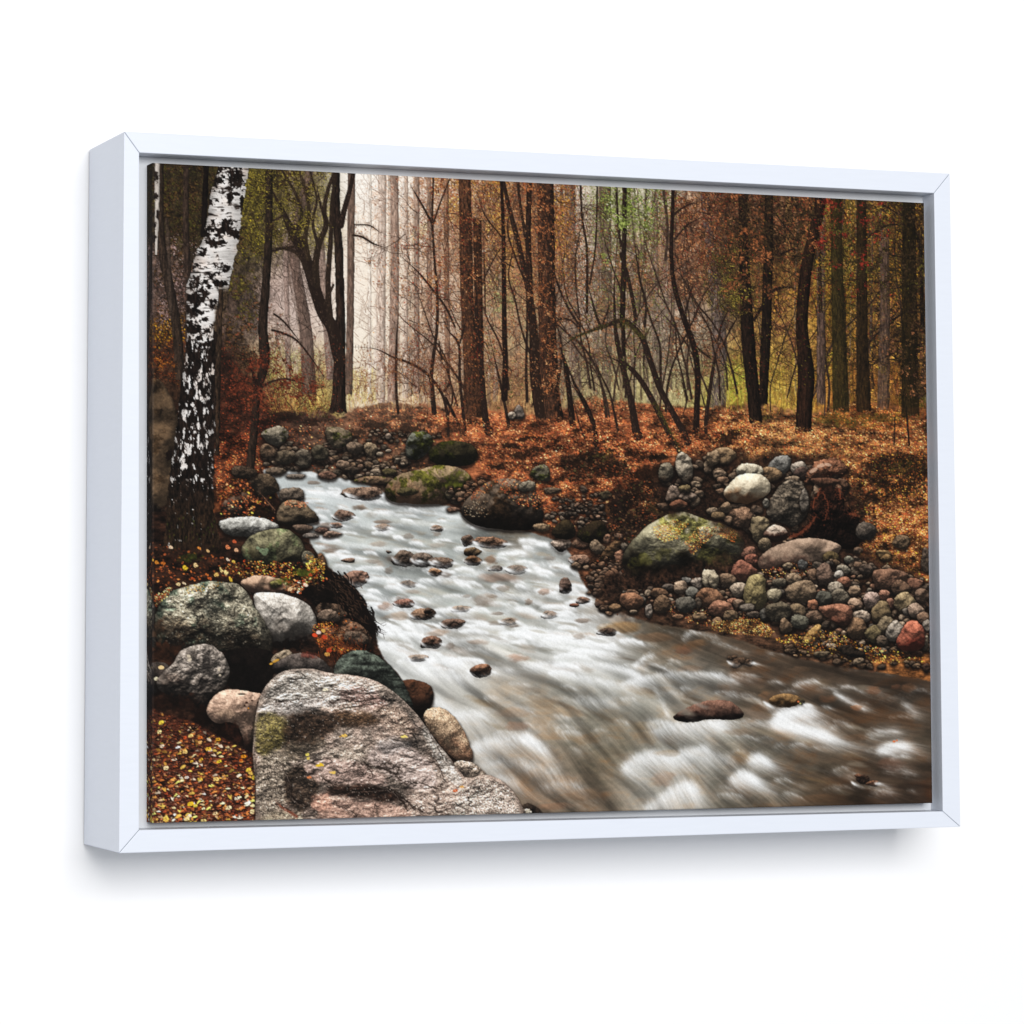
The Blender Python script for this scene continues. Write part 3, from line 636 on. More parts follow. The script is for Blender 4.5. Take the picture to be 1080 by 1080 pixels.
limb([(620,300,2.4),(628,330,2.6),(635,348,2.6)], D1); limb([(565,205,1.6),(575,245,1.8),(585,290,2.2),(598,322,2.4),(612,345,2.4)], D1)
limb([(700,202,3),(704,240,3),(702,275,3)], (70,54,44))
# slim dark saplings between
SAP = [[(457,190,1.8),(456,232,2.4),(458,270,2.6),(461,310,3),(461,345,3.2),(455,394,4.2),(456,410,4.5),(458,437,6)],
 [(433,196,1.6),(444,214,2),(456,236,2.4)], [(472,195,1.4),(464,215,1.8),(457,236,2)],
 [(372,366,1.6),(396,368,2),(415,377,2.4),(432,383,2.6),(450,394,3),(466,415,3.2),(472,440,3.2),(473,461,2.6)], [(476,432,3),(483,446,3),(486,458,2.6)], [(470,420,3.2),(477,434,3.2),(484,447,3)],
 [(466,334,1.6),(474,350,2),(484,364,2.6),(485,400,3),(489,440,3.4),(491,455,3.6)], [(493,330,1.4),(489,348,1.8),(485,362,2)],
 [(420,333,2.2),(418,365,2.4),(418,410,2.8),(420,436,3)], [(463,378,1.5),(472,392,2.4),(474,404,2.6),(468,413,2.6)], [(476,404,2),(477,424,2),(472,440,2)],
 [(463,360,1.6),(466,380,2)], [(500,240,3),(502,300,4.4),(503,340,5),(507,380,5),(510,420,6),(513,448,8),(516,455,10)], [(515,350,1.8),(523,384,2.2),(529,410,2.8),(533,430,3.2),(537,450,4)],
 [(529,196,3.4),(531,250,4.2),(532,345,5.4),(533,380,6),(532,422,7)], [(557,240,1.6),(556,300,2.2),(556,345,2.6),(555,390,3),(556,424,3.4)],
 [(591,366,5),(597,390,5.5),(601,420,6),(604,448,7)], [(594,374,5),(606,405,5),(618,428,5),(626,448,5),(629,470,5.6),(629,476,7)],
 [(579,372,2.2),(592,366,3),(605,357,3.6),(620,350,4),(638,344,4.4),(655,338,5),(666,343,5.5),(678,358,6),(687,384,6.4),(697,412,6.6),(710,436,6.6),(722,458,6.6),(726,468,7)],
 [(637,374,3),(650,380,4),(662,386,5),(675,400,5.6),(687,420,6),(697,440,6),(707,460,5.6),(720,482,5)],
 [(651,255,2.6),(648,300,4),(649,345,5),(654,375,5.4),(660,400,6.2),(666,425,7),(671,455,9),(673,460,11)], [(657,340,5),(658,375,4)],
 [(625,372,2),(632,392,2),(643,415,2.2),(648,436,2.6),(652,455,2.6)], [(576,366,1.6),(580,350,1.6),(590,337,1.8),(602,338,1.8),(612,348,2)],
 [(710,196,3.6),(709,232,4.2),(708,266,4.4),(711,300,5),(720,332,5.6),(732,366,6.2),(736,398,6.4),(735,430,6.4),(734,456,7)], [(711,226,2.6),(722,218,2),(736,212,1.6)], [(712,252,2.2),(724,238,2),(742,228,1.6)], [(723,330,2),(728,310,1.8),(732,298,1.2)],
 [(760,358,3),(754,378,3.6),(749,410,4),(745,440,4.2),(744,458,4.6)], [(732,364,2.4),(744,374,2),(752,380,1.8)], [(757,360,2),(762,340,2),(770,325,1.8)], [(720,404,1.6),(724,424,1.6),(719,440,1.4)],
 [(680,355,2.4),(679,380,2),(679,400,1.6)], [(636,342,1.6),(640,330,1.6),(645,318,1.3)],
 [(544,210,1.4),(535,240,1.6),(545,275,1.8),(555,300,2)], [(504,205,1.4),(512,228,1.5),(526,246,1.5),(535,260,1.6)],
 [(420,268,1.6),(440,286,2),(455,304,2.2),(470,324,2.2),(480,345,2)], [(372,248,2.2),(382,250,2.2),(394,257,2),(408,262,1.6)], [(374,237,1.4),(390,238,1.4),(402,246,1.2)],
 [(510,250,1.4),(511,290,1.6),(512,330,1.6)], [(520,262,1.3),(530,275,1.3),(542,282,1.3)], [(604,420,1.4),(612,450,1.6),(618,466,1.6)]]
for p in SAP: limb(p, D2 if p[0][2] > 3 else (44,31,25), hi=(88,66,50))
# moss on the leaning stems
dabs(*[np.concatenate(q) for q in zip(*[(np.linspace(a, b, 160) + RG.normal(0, 1.1, 160), np.linspace(c, d, 160) + RG.normal(0, .8, 160)) for a, b, c, d in [(690,722,424,482),(655,680,338,356),(600,640,358,343)]])], .6, .9, 0, pick([(92,96,30),(74,80,26),(110,110,44)], 480, .2), .5)
for x0, ln in [(655,341),(675,352)]: scatter_leaves(rect(x0-8,ln-6,x0+12,ln+5), 60, [(84,84,30),(100,96,40)], (.5,1.1), .7)
# dark trunks on the right bank
trunk([(190,784,9),(260,784,10),(345,788,14),(385,791,14),(420,795,14),(446,797,14)], (36,25,18), lit=.45, bark=.6); trunk([(190,811,9),(260,810,10),(345,808,11),(385,806,10),(428,805,9)], (36,25,18), lit=.45, bark=.6)
trunk([(190,868,11),(230,862,12),(262,854,12),(300,848,13),(345,845.5,13),(380,849,16),(400,850,18),(430,848,17),(450,847.5,17),(457,847,22)], (46,29,20), lit=.5, bark=.55)
limb([(839,304,3),(828,303,3),(815,307,3.4),(806,320,3.6),(795,338,3)], D2); limb([(806,262,2),(820,268,2),(838,262,2)], D2)
limb([(959,210,3.4),(964,240,4),(971,262,4.5),(972,300,4.5),(973,345,5)], (24,18,12))
for p in [[(960,238,2.4),(940,237,2.2),(924,244,2),(912,254,1.8),(894,270,1.6)], [(966,243,2),(972,250,2),(978,260,2)], [(966,236,1.6),(948,226,1.4),(930,215,1.2)], [(972,275,1.8),(950,271,1.6),(925,266,1.4)],
          [(972,320,1.8),(950,332,1.8),(930,344,1.6),(912,354,1.4)], [(972,298,1.4),(945,304,1.3),(915,310,1.1)], [(975,362,2),(950,369,2),(930,378,1.8),(914,382,1.6)], [(974,366,1.6),(945,360,1.4),(912,360,1.2)],
          [(950,332,1.2),(928,350,1.2),(915,356,1)], [(812,215,1.6),(825,235,1.4),(845,258,1.2)], [(955,420,1.8),(957,445,2),(959,470,2)], [(944,440,1.4),(943,470,1.4)], [(781,330,2),(770,348,2),(762,366,2)]]:
    limb(p, D2)
# twig lace over everything, each part of the wood in its own colour
thicket(262, 345, 190, 350, 120, 22, .75, (38,28,22), depth=2, al=.85)
thicket(165, 230, 180, 400, 100, 22, .75, (34,25,20), depth=2, al=.8)
thicket(425, 520, 220, 430, 110, 30, .95, (48,32,25), depth=2, al=.85, leaves=ORANGE + REDS[:2], ld=1.6, la=(.5,1.3))
thicket(520, 620, 200, 420, 120, 30, .9, (44,30,24), depth=2, al=.85, leaves=ORANGE, ld=1.3, la=(.5,1.3))
thicket(610, 720, 210, 410, 120, 30, .85, (46,33,27), depth=2, al=.85, leaves=GREEN + ORANGE[:2], ld=.5)
thicket(715, 790, 205, 400, 90, 30, .9, (36,25,20), depth=2, al=.85, leaves=REDS + ORANGE, ld=.8)
thicket(785, 978, 195, 410, 190, 34, .9, (30,22,16), depth=2, al=.85, leaves=REDS[:2] + OLIVE, ld=.5)
thicket(228, 345, 380, 450, 90, 24, .9, (40,22,18), ang=-1.0, depth=2, al=.8, leaves=[(110,46,30),(140,64,40)], ld=.8)
thicket(372, 480, 380, 425, 60, 16, .8, (92,56,42), depth=1, al=.8, leaves=ORANGE, ld=2)

for (p, c, k) in [([(200,881,11),(300,883,13),(435,887,18)], (50,42,20), .8), ([(200,908,10),(345,909,12),(435,911,16)], (44,32,18), .85), ([(330,865.5,8),(428,865.5,9)], (98,78,68), .75), ([(250,933,9),(345,933,11),(432,931,13)], (88,70,60), .7), ([(200,958,13),(440,960,19)], (34,27,13), .8)]: trunk(p, c, lit=.25, bark=.55, al=k)
# foliage in front of the trunks, thinner
for f in [(rect(545,190,600,345),RUST,.33,51),(rect(480,185,515,330),RUST+GLD[:1],.32,52),(rect(550,330,600,440),RUST,.28,53),(rect(745,195,830,330),DRK+RUST[:4],.46,54),(rect(750,255,800,330),OLV+DRK,.46,55),(rect(830,200,880,300),RUST[:4]+[(130,46,34)],.36,56),(rect(440,200,480,345),RUST,.30,57),
 (rect(255,175,352,262),OLV+DRK,.40,58),(rect(865,200,985,320),OLV[:2]+DRK,.36,59),(rect(915,330,985,430),DRK+BRN,.34,60),(rect(770,200,870,300),DRK,.40,65),(rect(950,200,985,440),DRK,.46,66),(rect(620,195,710,255),GRN[:4],.31,61),(rect(850,210,940,320),[(130,44,32),(110,36,28),(150,60,40)],.26,62),(rect(230,370,345,440),[(84,40,26),(110,54,34),(60,34,22)],.44,63),(rect(155,350,200,400),[(96,46,26),(150,90,34),(60,34,20)],.46,64)]: foliage(*f)
# ---- 4. leaf drifts lap over the trunk feet
litter([(545,445),(600,440),(650,455),(700,460),(740,450),(760,445),(760,470),(690,480),(600,478),(550,462)], 1500, LEAF, .6, 1.3)
litter([(775,446),(870,452),(870,462),(775,456)], 420, LEAFY, .6, 1.3)
litter([(440,434),(540,448),(530,460),(440,445)], 420, LEAF, .6, 1.3)

# ---- 5. big boulder and the birches on the left
rock([(140,410),(160,398),(172,402),(188,432),(187,480),(182,535),(140,540)], (102,80,58), tex=.25, rough=.5, shadow=.3, flat=1.4, top=.9, bot=1.15, amb=.5, moss=(66,50,34), mossw=-.05)
gloom(165,545,26,14,(14,10,8),.95); gloom(178,480,5,7,(20,12,10),.9)
trunk([(170,165.6,5),(210,165.4,4.6),(240,165,3.6),(268,164.5,2)], (186,176,166), lit=.15, bark=.15)
for q in [(165,186,3,6),(164,208,3,4),(163,238,2.4,4),(162.5,252,2.4,6),(166,226,1.6,6)]: gloom(*q, col=(26,20,17), al=.95)
litter([(150,390),(163,380),(163,400),(150,410)], 40, [(84,60,40)], .6, 1.2)
BL = np.array([(170,231),(190,226),(205,221),(230,219),(250,215),(262,208),(272,205),(285,202),(300,197),(330,196),(350,197),(370,196),(410,190),(440,187),(480,182),(510,178),(530,176),(560,175),(575,171),(592,164)], float)
BR_ = np.array([(170,262),(190,260),(210,257),(240,253),(265,249),(290,243),(312,240),(330,237),(350,232),(370,230),(400,229),(450,227),(510,225),(540,226),(565,231),(580,236),(592,244)], float)
i0, j0, i1, j1 = win(158, 170, 270, 590); h, w = j1 - j0, i1 - i0
yb = YY[j0:j1, 0]; xl = np.interp(yb, BL[:, 0], BL[:, 1])[:, None]; xr = np.interp(yb, BR_[:, 0], BR_[:, 1])[:, None]
ej = fbm(h, w, 10, 4, 301, 1, 1) * 3.0
Xb = XX[:, i0:i1]; u = (Xb - xl + ej * .7) / (xr - xl)
ab = np.clip(np.minimum(u, 1 - u) * (xr - xl) * S + .5, 0, 1)
papery = fbm(h, w, 16, 4, 302, 2.2, .45, .6); wh = C3((218,212,206)) * (1 - .55 * np.clip(u - .6, 0, 1) - 1.3 * np.clip(.22 - u, 0, 1) + .12 * papery + .10 * fbm(h, w, 5, 2, 315, 5, .35))[..., None]
tint = fbm(h, w, 30, 3, 303)[..., None]; wh = wh * (1 - .12 * np.clip(tint, 0, 1) * np.array([0, .6, 1.0], f32))
blk = fbm(h, w, 34, 5, 304, .55, 1.0, .62) + .25 * fbm(h, w, 8, 3, 305, 1.2, .8)
band = fbm(h, w, 34, 4, 306, 2.4, .6, .6)
yv = yb[:, None]
lo = (yv + fbm(h, w, 16, 3, 313) * 22 > 352).astype(f32)
thr_up = .32 - .55 * np.clip(.30 - u, 0, 1) * np.clip((yv - 240) / 40, 0, 1)
dark = np.clip((np.maximum(band, blk * .8) - thr_up) * 8, 0, 1) * (1 - lo)
flk = fbm(h, w, 11, 4, 307, .55, 1.3, .65)
thr_lo = .31 + .34 * np.clip((yv - 480) / 60, 0, 1) + .12 * np.exp(-((yv - 375) / 12) ** 2)
dark = np.maximum(dark, np.clip((thr_lo - flk) * 6, 0, 1) * lo)
for (bx, by, rx, ry) in [(240,178,19,11),(250,188,9,7),(228,190,6,6),(226,186,8,9),(252,183,3,14),(246,196,9,4.5),(242,206,3.2,9),(233,201,5,2.6),(247,205,5,2),(224,212,5,4),(227,238,5,7),(234,242,7,6.5),(241,236,6,7),(246,243,6.5,7),(249,247,4,5),(226,256,7,5),(219,246,4,10),(229,256,8,3.2),(232,280,7,3.6),(239,283,5,3.4),(207,281,7,3),(212,266,5,4),(210,296,9,5),(222,293,10,4.5),(232,299,7,3.5),(205,305,8,6),(205,322,8,14),(214,312,5,10),(203,345,6,14),(222,321,3.6,4),(226,318,4,2.4),(220,302,3,3),(212,347,8,5),(217,337,4,3),(206,336,6,5),(222,346,3,4),(213,365,9,5),(224,368,6,5),(255,215,2,12)]:
    nn = fbm(h, w, 9, 3, int(bx * 3 + by), 1, 1, .7)
    q = ((Xb - bx) / rx) ** 2 + ((yv - by) / ry) ** 2
    dark = np.maximum(dark, np.clip((1.1 - q + nn * 3.0) * 1.8, 0, 1))
# the strip of rough bark down the right of the white stem
strip = np.clip((u - (.74 + .1 * fbm(h, w, 14, 3, 311))) * 12, 0, 1) * np.clip((yv - 300) / 8, 0, 1)
bark = fbm(h, w, 9, 4, 308, .4, 1.4, .75)
bc = np.array([30, 22, 18], f32) / 255 * (1 + 1.3 * bark[..., None]); bst = np.array([70, 56, 42], f32) / 255 * (1 + 1.5 * bark[..., None])
brd = np.array([44, 32, 22], f32) / 255 * (1 + 1.4 * bark[..., None])
low = np.clip((yv - 505) / 40, 0, 1)[..., None]; bc = bc * (1 - low) + brd * low * .9
flecks = np.clip((fbm(h, w, 6, 3, 321, 2.6, .5) - .30) * 5, 0, .75); dark = np.maximum(dark, flecks * (1 - lo))
c = wh * (1 - dark[..., None]) + bc * dark[..., None]
c = c * (1 - strip[..., None] * (1 - lo[..., None])) + bst * strip[..., None] * (1 - lo[..., None])
blend((slice(j0, j1), slice(i0, i1)), np.clip(c, 0, 1), ab.astype(f32))
trunk([(305,233,5),(345,231,6),(385,230,6),(480,229,4)], (52,40,30), lit=.3, bark=.8, al=.9)
dabs(RG.uniform(176,236,70), RG.uniform(545,590,70), .8, 1.3, 0, pick([(60,66,24),(80,74,30),(44,40,20)],70), .6)

# ---- 6. the stream
RIVER = [(274,496),(285,493),(303,493),(330,498),(352,502),(380,508),(405,520),(440,528),(480,534),(500,555),(560,560),(590,572),(604,585),(612,612),(630,634),(665,650),(700,660),(760,668),(800,682),(830,692),(880,702),(930,708),(1100,740),(1100,940),(540,940),(500,860),(440,800),(410,735),(396,690),(380,650),(356,612),(330,596),(316,566),(300,540),(290,515)]
mr = mask_poly(RIVER, 2.0, 2, 1.5, 8, 41)
# direction of the current at every point
flow = [(290,500,4),(350,515,12),(420,545,6),(400,600,24),(480,560,5),(460,620,14),(540,590,8),(440,690,35),(560,640,14),(600,600,10),(540,700,24),(500,740,40),(620,680,26),(640,740,44),(560,780,40),(600,830,38),(520,800,42),(700,690,14),(700,740,36),(680,800,46),(720,840,52),(760,720,16),(780,780,34),(800,840,34),(850,720,14),(850,770,28),(880,800,22),(900,740,18),(940,780,16),(960,840,18),(960,740,12)]
fx_ = field([(x, y, (127 + 127 * np.cos(np.radians(a)), 127 + 127 * np.sin(np.radians(a)), 0)) for x, y, a in flow], 36.0)
A = np.arctan2(fx_[..., 1] - .498, fx_[..., 0] - .498) + .38 * fbm(PH, PW, 70, 3, 401, 1.6, .8)
CA, SA = np.cos(A).astype(f32), np.sin(A).astype(f32)
j_top = int((480 - PY0) * S); i_left = int((262 - PX0) * S)
def lic(src, steps, step=1.6):
    h, w = PH - j_top, PW - i_left
    out = np.zeros((h, w), f32); tot = 0
    ca, sa = CA[j_top:, i_left:], SA[j_top:, i_left:]; s = src[j_top:, i_left:]
    for sg in (-1, 1):
        x = np.broadcast_to(np.arange(w, dtype=f32), (h, w)).copy(); y = np.broadcast_to(np.arange(h, dtype=f32)[:, None], (h, w)).copy()
        for k in range(steps):
            ix = np.clip(x, 0, w - 1).astype(np.int32); iy = np.clip(y, 0, h - 1).astype(np.int32)
            out += s[iy, ix] * (1 - k / steps); tot += 1 - k / steps
            x += sg * step * ca[iy, ix]; y += sg * step * sa[iy, ix]
    r = np.zeros((PH, PW), f32); r[j_top:, i_left:] = out / tot; return r
f1 = lic(vnoise(PH, PW, 1.6, 1.6, 402), 20); f1 = (f1 - .5) / .09
f2 = lic(vnoise(PH, PW, 6, 6, 403), 30, 2.2); f2 = (f2 - .5) / .13
f3 = lic(vnoise(PH, PW, 17, 17, 404), 34, 2.6); f3 = (f3 - .5) / .17
wcol = field([(300,500,(214,222,224)),(350,510,(224,230,232)),(330,545,(226,232,232)),(400,540,(224,230,230)),(460,545,(220,226,226)),(520,562,(168,168,160)),(560,566,(150,148,140)),(400,575,(206,212,206)),(360,585,(204,210,206)),(450,585,(200,204,198)),
  (560,590,(212,216,214)),(600,600,(196,196,192)),(400,610,(224,230,230)),(480,610,(214,218,214)),(540,625,(204,206,200)),(590,620,(206,206,202)),(410,650,(222,226,224)),(470,640,(206,206,198)),(540,655,(206,206,198)),(600,650,(212,212,208)),(640,650,(170,158,146)),(420,685,(224,226,222)),(480,690,(196,192,184)),(560,685,(222,224,222)),(620,680,(226,230,230)),
  (500,720,(184,178,166)),(470,720,(210,210,204)),(550,720,(176,166,150)),(600,720,(190,188,178)),(480,760,(182,176,164)),(540,750,(164,150,132)),(590,745,(152,138,118)),(640,730,(176,174,162)),(520,775,(178,172,162)),(560,800,(162,148,132)),(610,770,(140,126,104)),(640,790,(126,108,80)),(590,820,(150,130,108)),(570,850,(150,120,94)),(620,845,(142,118,94)),
  (660,700,(190,188,180)),(700,670,(104,82,60)),(700,690,(118,98,74)),(740,690,(92,70,50)),(730,715,(184,182,174)),(690,740,(172,168,156)),(700,770,(150,138,116)),(680,815,(168,160,146)),(720,800,(166,158,144)),(720,835,(164,154,138)),(760,790,(138,126,106)),(760,850,(140,126,108)),(800,820,(112,94,72)),(780,700,(96,76,58)),(810,715,(98,78,60)),
  (840,780,(150,142,128)),(870,800,(110,88,66)),(850,830,(92,70,48)),(900,850,(80,58,40)),(860,720,(84,66,50)),(880,700,(78,60,46)),(920,720,(80,62,46)),(960,735,(84,64,48)),(930,760,(90,70,52)),(900,770,(86,66,46)),(960,780,(98,80,62)),(950,830,(84,62,46)),(975,850,(76,52,36)),(830,745,(96,74,54)),(780,860,(122,104,84))], 22.0)
up_ = (np.clip((712 - YY) / 70, 0, 1) * np.clip(1 - (XX - 600) / 90, 0, 1)); up_ = (up_ * up_ * (3 - 2 * up_))[..., None]
wcol = wcol * (1 - .20 * up_ * np.array([1.0, .95, .96], f32)); g_ = wcol.mean(2, keepdims=True); wcol = (wcol * .74 + g_ * .26 * np.array([1.02, 1.0, .95], f32)) * (.93 + .07 * np.minimum(up_ * 3, 1))
bed = fbm(PH, PW, 30, 4, 405, 1.7, .8, .6)
wl = wcol.mean(2)
murk = np.clip((.72 - wl) / .3, 0, 1)
water = wcol * (1 + (.12 + .02 * murk) * f3 + (.05 + .045 * murk) * f2 + (.015 + .025 * murk) * f1)[..., None]
warm = np.clip(bed * 2.0, 0, 1)[..., None] * murk[..., None]
water = water * (1 - .5 * warm) + water * np.array([1.20, .97, .74], f32) * .5 * warm
cool = np.clip(-bed * 2, 0, 1)[..., None] * murk[..., None]; water = water * (1 - cool * .32 * np.array([.5, .42, .4], f32))
IMG[:] = IMG * (1 - mr[..., None]) + np.clip(water, 0, 1) * mr[..., None]

# slack grey-green water lying between the falls
def slack(x, y, rx, ry, c, al):
    i0, j0, i1, j1 = win(x - rx * 1.7, y - rx * 1.3, x + rx * 1.7, y + rx * 1.3)
    if i1 - i0 < 2 or j1 - j0 < 2: return
    X = XX[:, i0:i1] - x; Y = YY[j0:j1] - y; n = fbm(j1 - j0, i1 - i0, max(rx * 1.2, 5), 3, int(x * 9 + y * 5), 1.8, .6)
    a0 = float(A[min(max(int((y - PY0) * S), 0), PH - 1), min(max(int((x - PX0) * S), 0), PW - 1)]); ca, sa = math.cos(a0 * .6), math.sin(a0 * .6)
    q = np.sqrt(((X * ca + Y * sa) / rx) ** 2 + ((-X * sa + Y * ca) / ry) ** 2) + .6 * n
    sl = (slice(j0, j1), slice(i0, i1)); w = np.clip((1.1 - q) * 1.4, 0, 1) * al * mr[sl]
    blend(sl, np.clip(C3(c) * (1 + .10 * f3[sl] + .06 * f2[sl])[..., None], 0, 1), w.astype(f32))
sx, sy = inside([(300,505),(380,515),(480,545),(590,590),(620,640),(640,680),(560,700),(420,690),(380,630),(330,560)], 95)
for x, y in zip(sx, sy):
    k = .55 + .6 * (y - 500) / 180; slack(x, y, RG.uniform(7, 17) * k, RG.uniform(1.6, 3.8) * k, [(160,158,146),(176,172,160),(150,140,124),(170,150,132),(186,186,178)][RG.integers(0, 5)], RG.uniform(.3, .75))
sx, sy = inside([(480,700),(700,680),(960,730),(975,840),(600,845),(520,790)], 80)
for x, y in zip(sx, sy): slack(x, y, RG.uniform(9, 26), RG.uniform(2, 5), [(110,92,72),(134,120,98),(120,96,66),(96,78,60),(150,140,124)][RG.integers(0, 5)], RG.uniform(.2, .5))
for q in [(440,551,40,3,(186,186,176),.6),(400,563,30,4,(180,178,168),.6),(470,575,34,4,(176,174,162),.6),(540,575,18,4,(130,124,114),.7),(420,594,34,4.5,(170,166,154),.7),(385,592,18,4,(178,174,164),.6),(500,617,40,4.5,(176,172,158),.7),(560,609,18,4.5,(150,146,138),.7),(590,606,14,4,(146,142,134),.7),(470,626,30,4,(180,176,162),.6),(570,640,26,4,(178,176,164),.6),(520,652,30,5,(176,172,158),.6),(460,674,26,4,(184,182,170),.5),(430,700,30,6,(196,194,184),.5),(540,690,34,5,(176,168,154),.6),(500,700,28,5,(170,158,142),.6),(590,692,30,4,(196,196,188),.5)]: slack(*q)
FOAM = np.zeros((PH, PW), f32)
def foam(crest, length, n, strength=1.0, spread=1.2, back=.25, fall=0.0):
    """silky white water: threads let go along a crest and carried down the current"""
    P = smooth(crest, 10)[:, :2]; k = RG.uniform(0, len(P) - 1.001, n); i = k.astype(int); t = (k - i)[:, None]
    q = P[i] * (1 - t) + P[i + 1] * t + RG.normal(0, spread, (n, 2))
    L = length * np.minimum(.12 + RG.exponential(.42, n), 1.6); m = int(length * 1.6 * S)
    q += RG.exponential(.8, n)[:, None] * np.array([-.5, -.6])
    x = (q[:, 0] - PX0) * S; y = (q[:, 1] - PY0) * S
    lane = RG.uniform(.3, 1, n) * strength; veer = RG.normal(0, .11, n)
    for s in range(m):
        ix = x.astype(int); iy = y.astype(int); ok = (ix >= 0) & (ix < PW) & (iy >= 0) & (iy < PH) & (s / S < L)
        if not ok.any(): break
        w = lane * np.clip(1 - s / S / L, 0, 1) ** 1.3
        np.add.at(FOAM, (iy[ok], ix[ok]), w[ok])
        ixc, iyc = np.clip(ix, 0, PW - 1), np.clip(iy, 0, PH - 1)
        a = A[iyc, ixc] + veer + fall * np.exp(-s / S / 6.0)
        x = x + np.cos(a); y = y + np.sin(a)
# crests: (points, thread length, threads, strength, extra fall just below the crest)
CREST = [([(430,668),(480,674),(540,668)],26,520,.7,.5), ([(540,660),(590,672),(650,680)],30,640,.8,.5), ([(440,690),(490,700),(540,706)],28,460,.55,.5), ([(560,700),(610,712),(650,720)],26,460,.55,.6), ([(400,640),(440,646),(500,650)],20,420,.7,.6), ([(560,612),(590,620),(610,632)],16,300,.8,.5), ([(500,622),(540,628),(580,640)],20,360,.7,.5), ([(620,662),(650,672),(690,680)],18,260,.6,.3), ([(276,498),(310,500),(340,503),(372,510)],22,420,.5,0), ([(310,514),(345,520),(378,527)],18,420,.6,.5), ([(376,525),(408,530),(437,532),(470,536)],14,420,.8,.6), ([(405,541),(443,539),(486,546)],14,380,.7,.4), ([(335,556),(389,553),(450,550)],14,420,.65,.4),
 ([(340,570),(380,576),(420,578)],16,380,.6,.6), ([(456,572),(500,564),(560,568)],8,160,.4,.3), ([(525,583),(545,580),(562,578)],14,200,.8,.5), ([(350,601),(389,604),(428,612),(470,611)],15,480,.8,.7), ([(470,612),(500,604),(540,594)],16,340,.75,.5),
 ([(375,622),(400,630),(430,634),(465,630)],18,420,.7,.7), ([(475,640),(510,632),(560,618)],14,300,.6,.5), ([(515,649),(540,642),(562,640)],16,260,.7,.6), ([(392,655),(430,662),(470,668)],22,420,.75,.7), ([(470,664),(510,660),(560,664)],16,320,.65,.6),
 ([(548,571),(572,573),(597,581)],12,360,1.1,.7), ([(552,598),(585,594),(611,606)],12,360,1.0,.8), ([(615,619),(630,616),(643,612)],8,140,.7,.4), ([(550,626),(575,627),(592,630)],12,220,.8,.5), ([(604,625),(620,622),(632,620)],10,140,.7,.4), ([(600,648),(624,649),(648,644)],12,220,.8,.4),
 ([(545,640),(580,650),(618,652)],18,420,.85,.6), ([(550,660),(590,668),(640,672)],24,620,.95,.6), ([(560,678),(610,684),(650,690)],18,420,.8,.5), ([(720,674),(731,665),(757,673)],12,160,.9,.5), ([(690,662),(715,668),(740,668)],8,90,.5,.2),
 ([(400,676),(440,690),(480,694)],26,520,.8,.7), ([(430,704),(470,712),(500,712)],22,380,.6,.6), ([(470,690),(500,684),(550,690)],14,260,.6,.4), ([(448,735),(462,740),(476,748)],16,220,.8,.7), ([(474,755),(490,751),(512,752)],24,300,.75,.8), ([(496,788),(510,782),(530,778),(560,774)],22,420,.9,.8),
 ([(505,807),(530,803),(562,804)],16,220,.6,.7), ([(519,822),(532,820),(545,826)],18,160,.7,.7), ([(520,746),(545,742),(560,748)],12,120,.35,.5), 
 ([(549,701),(580,699),(614,699),(648,702),(674,712)],26,760,.85,.6), ([(668,704),(676,696),(688,690)],9,220,1.1,.6), ([(654,722),(676,715),(715,709),(762,711)],26,640,.75,.6), ([(606,736),(626,738),(648,737)],18,240,.55,.8), ([(690,725),(700,745),(704,755)],14,160,.5,.2),
 ([(681,762),(711,764),(744,761),(762,762)],32,560,.9,.55), ([(549,778),(560,778),(577,790)],26,300,.85,.8), ([(655,812),(667,800),(686,794),(706,797)],34,460,.85,.7), ([(706,798),(725,792),(746,787)],32,380,.8,.7), ([(548,806),(570,810),(590,813)],16,160,.6,.6), ([(569,829),(585,826),(602,825),(615,832)],14,180,.75,.5),
 ([(680,852),(702,837),(721,826),(732,830)],36,460,.95,.6), ([(590,850),(610,847),(630,848)],8,90,.4,.3), ([(560,758),(600,760),(640,766)],20,160,.25,.6), ([(600,792),(650,776)],26,140,.2,.4),
 ([(748,710),(765,715),(778,720)],12,160,.7,.3), ([(808,690),(822,687),(832,690)],8,90,.7,.2), ([(836,723),(848,719),(862,718)],14,160,.8,.3), ([(879,730),(890,738),(912,748)],20,200,.75,.2), ([(766,733),(785,733),(800,738),(812,748)],14,200,.55,.5), ([(750,762),(790,762),(818,762)],14,260,.7,.2),
 ([(815,764),(822,754),(834,748),(854,748)],34,520,1.15,.25), ([(820,762),(850,768),(870,776)],52,420,.75,.1), ([(912,777),(928,771),(946,773)],18,170,.7,.3), ([(924,793),(940,786),(956,787)],22,300,1.05,.2), ([(930,811),(945,811),(962,816)],12,120,.7,.1), ([(788,804),(798,797),(808,804)],26,280,.95,.5), ([(770,822),(784,815),(794,822)],34,360,.95,.7),
 ([(918,836),(930,833),(940,838)],12,110,.7,.3), ([(952,741),(957,748),(966,756)],16,100,.65,.1), ([(958,729),(970,727),(985,732)],10,80,.6,0), ([(890,708),(915,705),(940,712)],10,70,.35,0), ([(846,694),(860,692),(875,697)],10,70,.4,0), ([(920,734),(940,736),(965,733)],10,80,.4,0), ([(750,676),(770,682),(790,690)],12,120,.5,.1), ([(740,800),(760,796),(772,802)],24,160,.5,.5), ([(820,840),(850,826)],30,90,.25,.2), ([(870,812),(900,820)],24,70,.25,0)]
for c, L, n, s, fa in CREST:
    lowr = c[0][1] > 733
    foam(c, L * (1.5 if lowr else 1), int(n * (2.0 if lowr else 1.6)), s * (.72 if lowr else 1), 2.6 if lowr else 1.5, fall=fa * (.5 if lowr else 1))
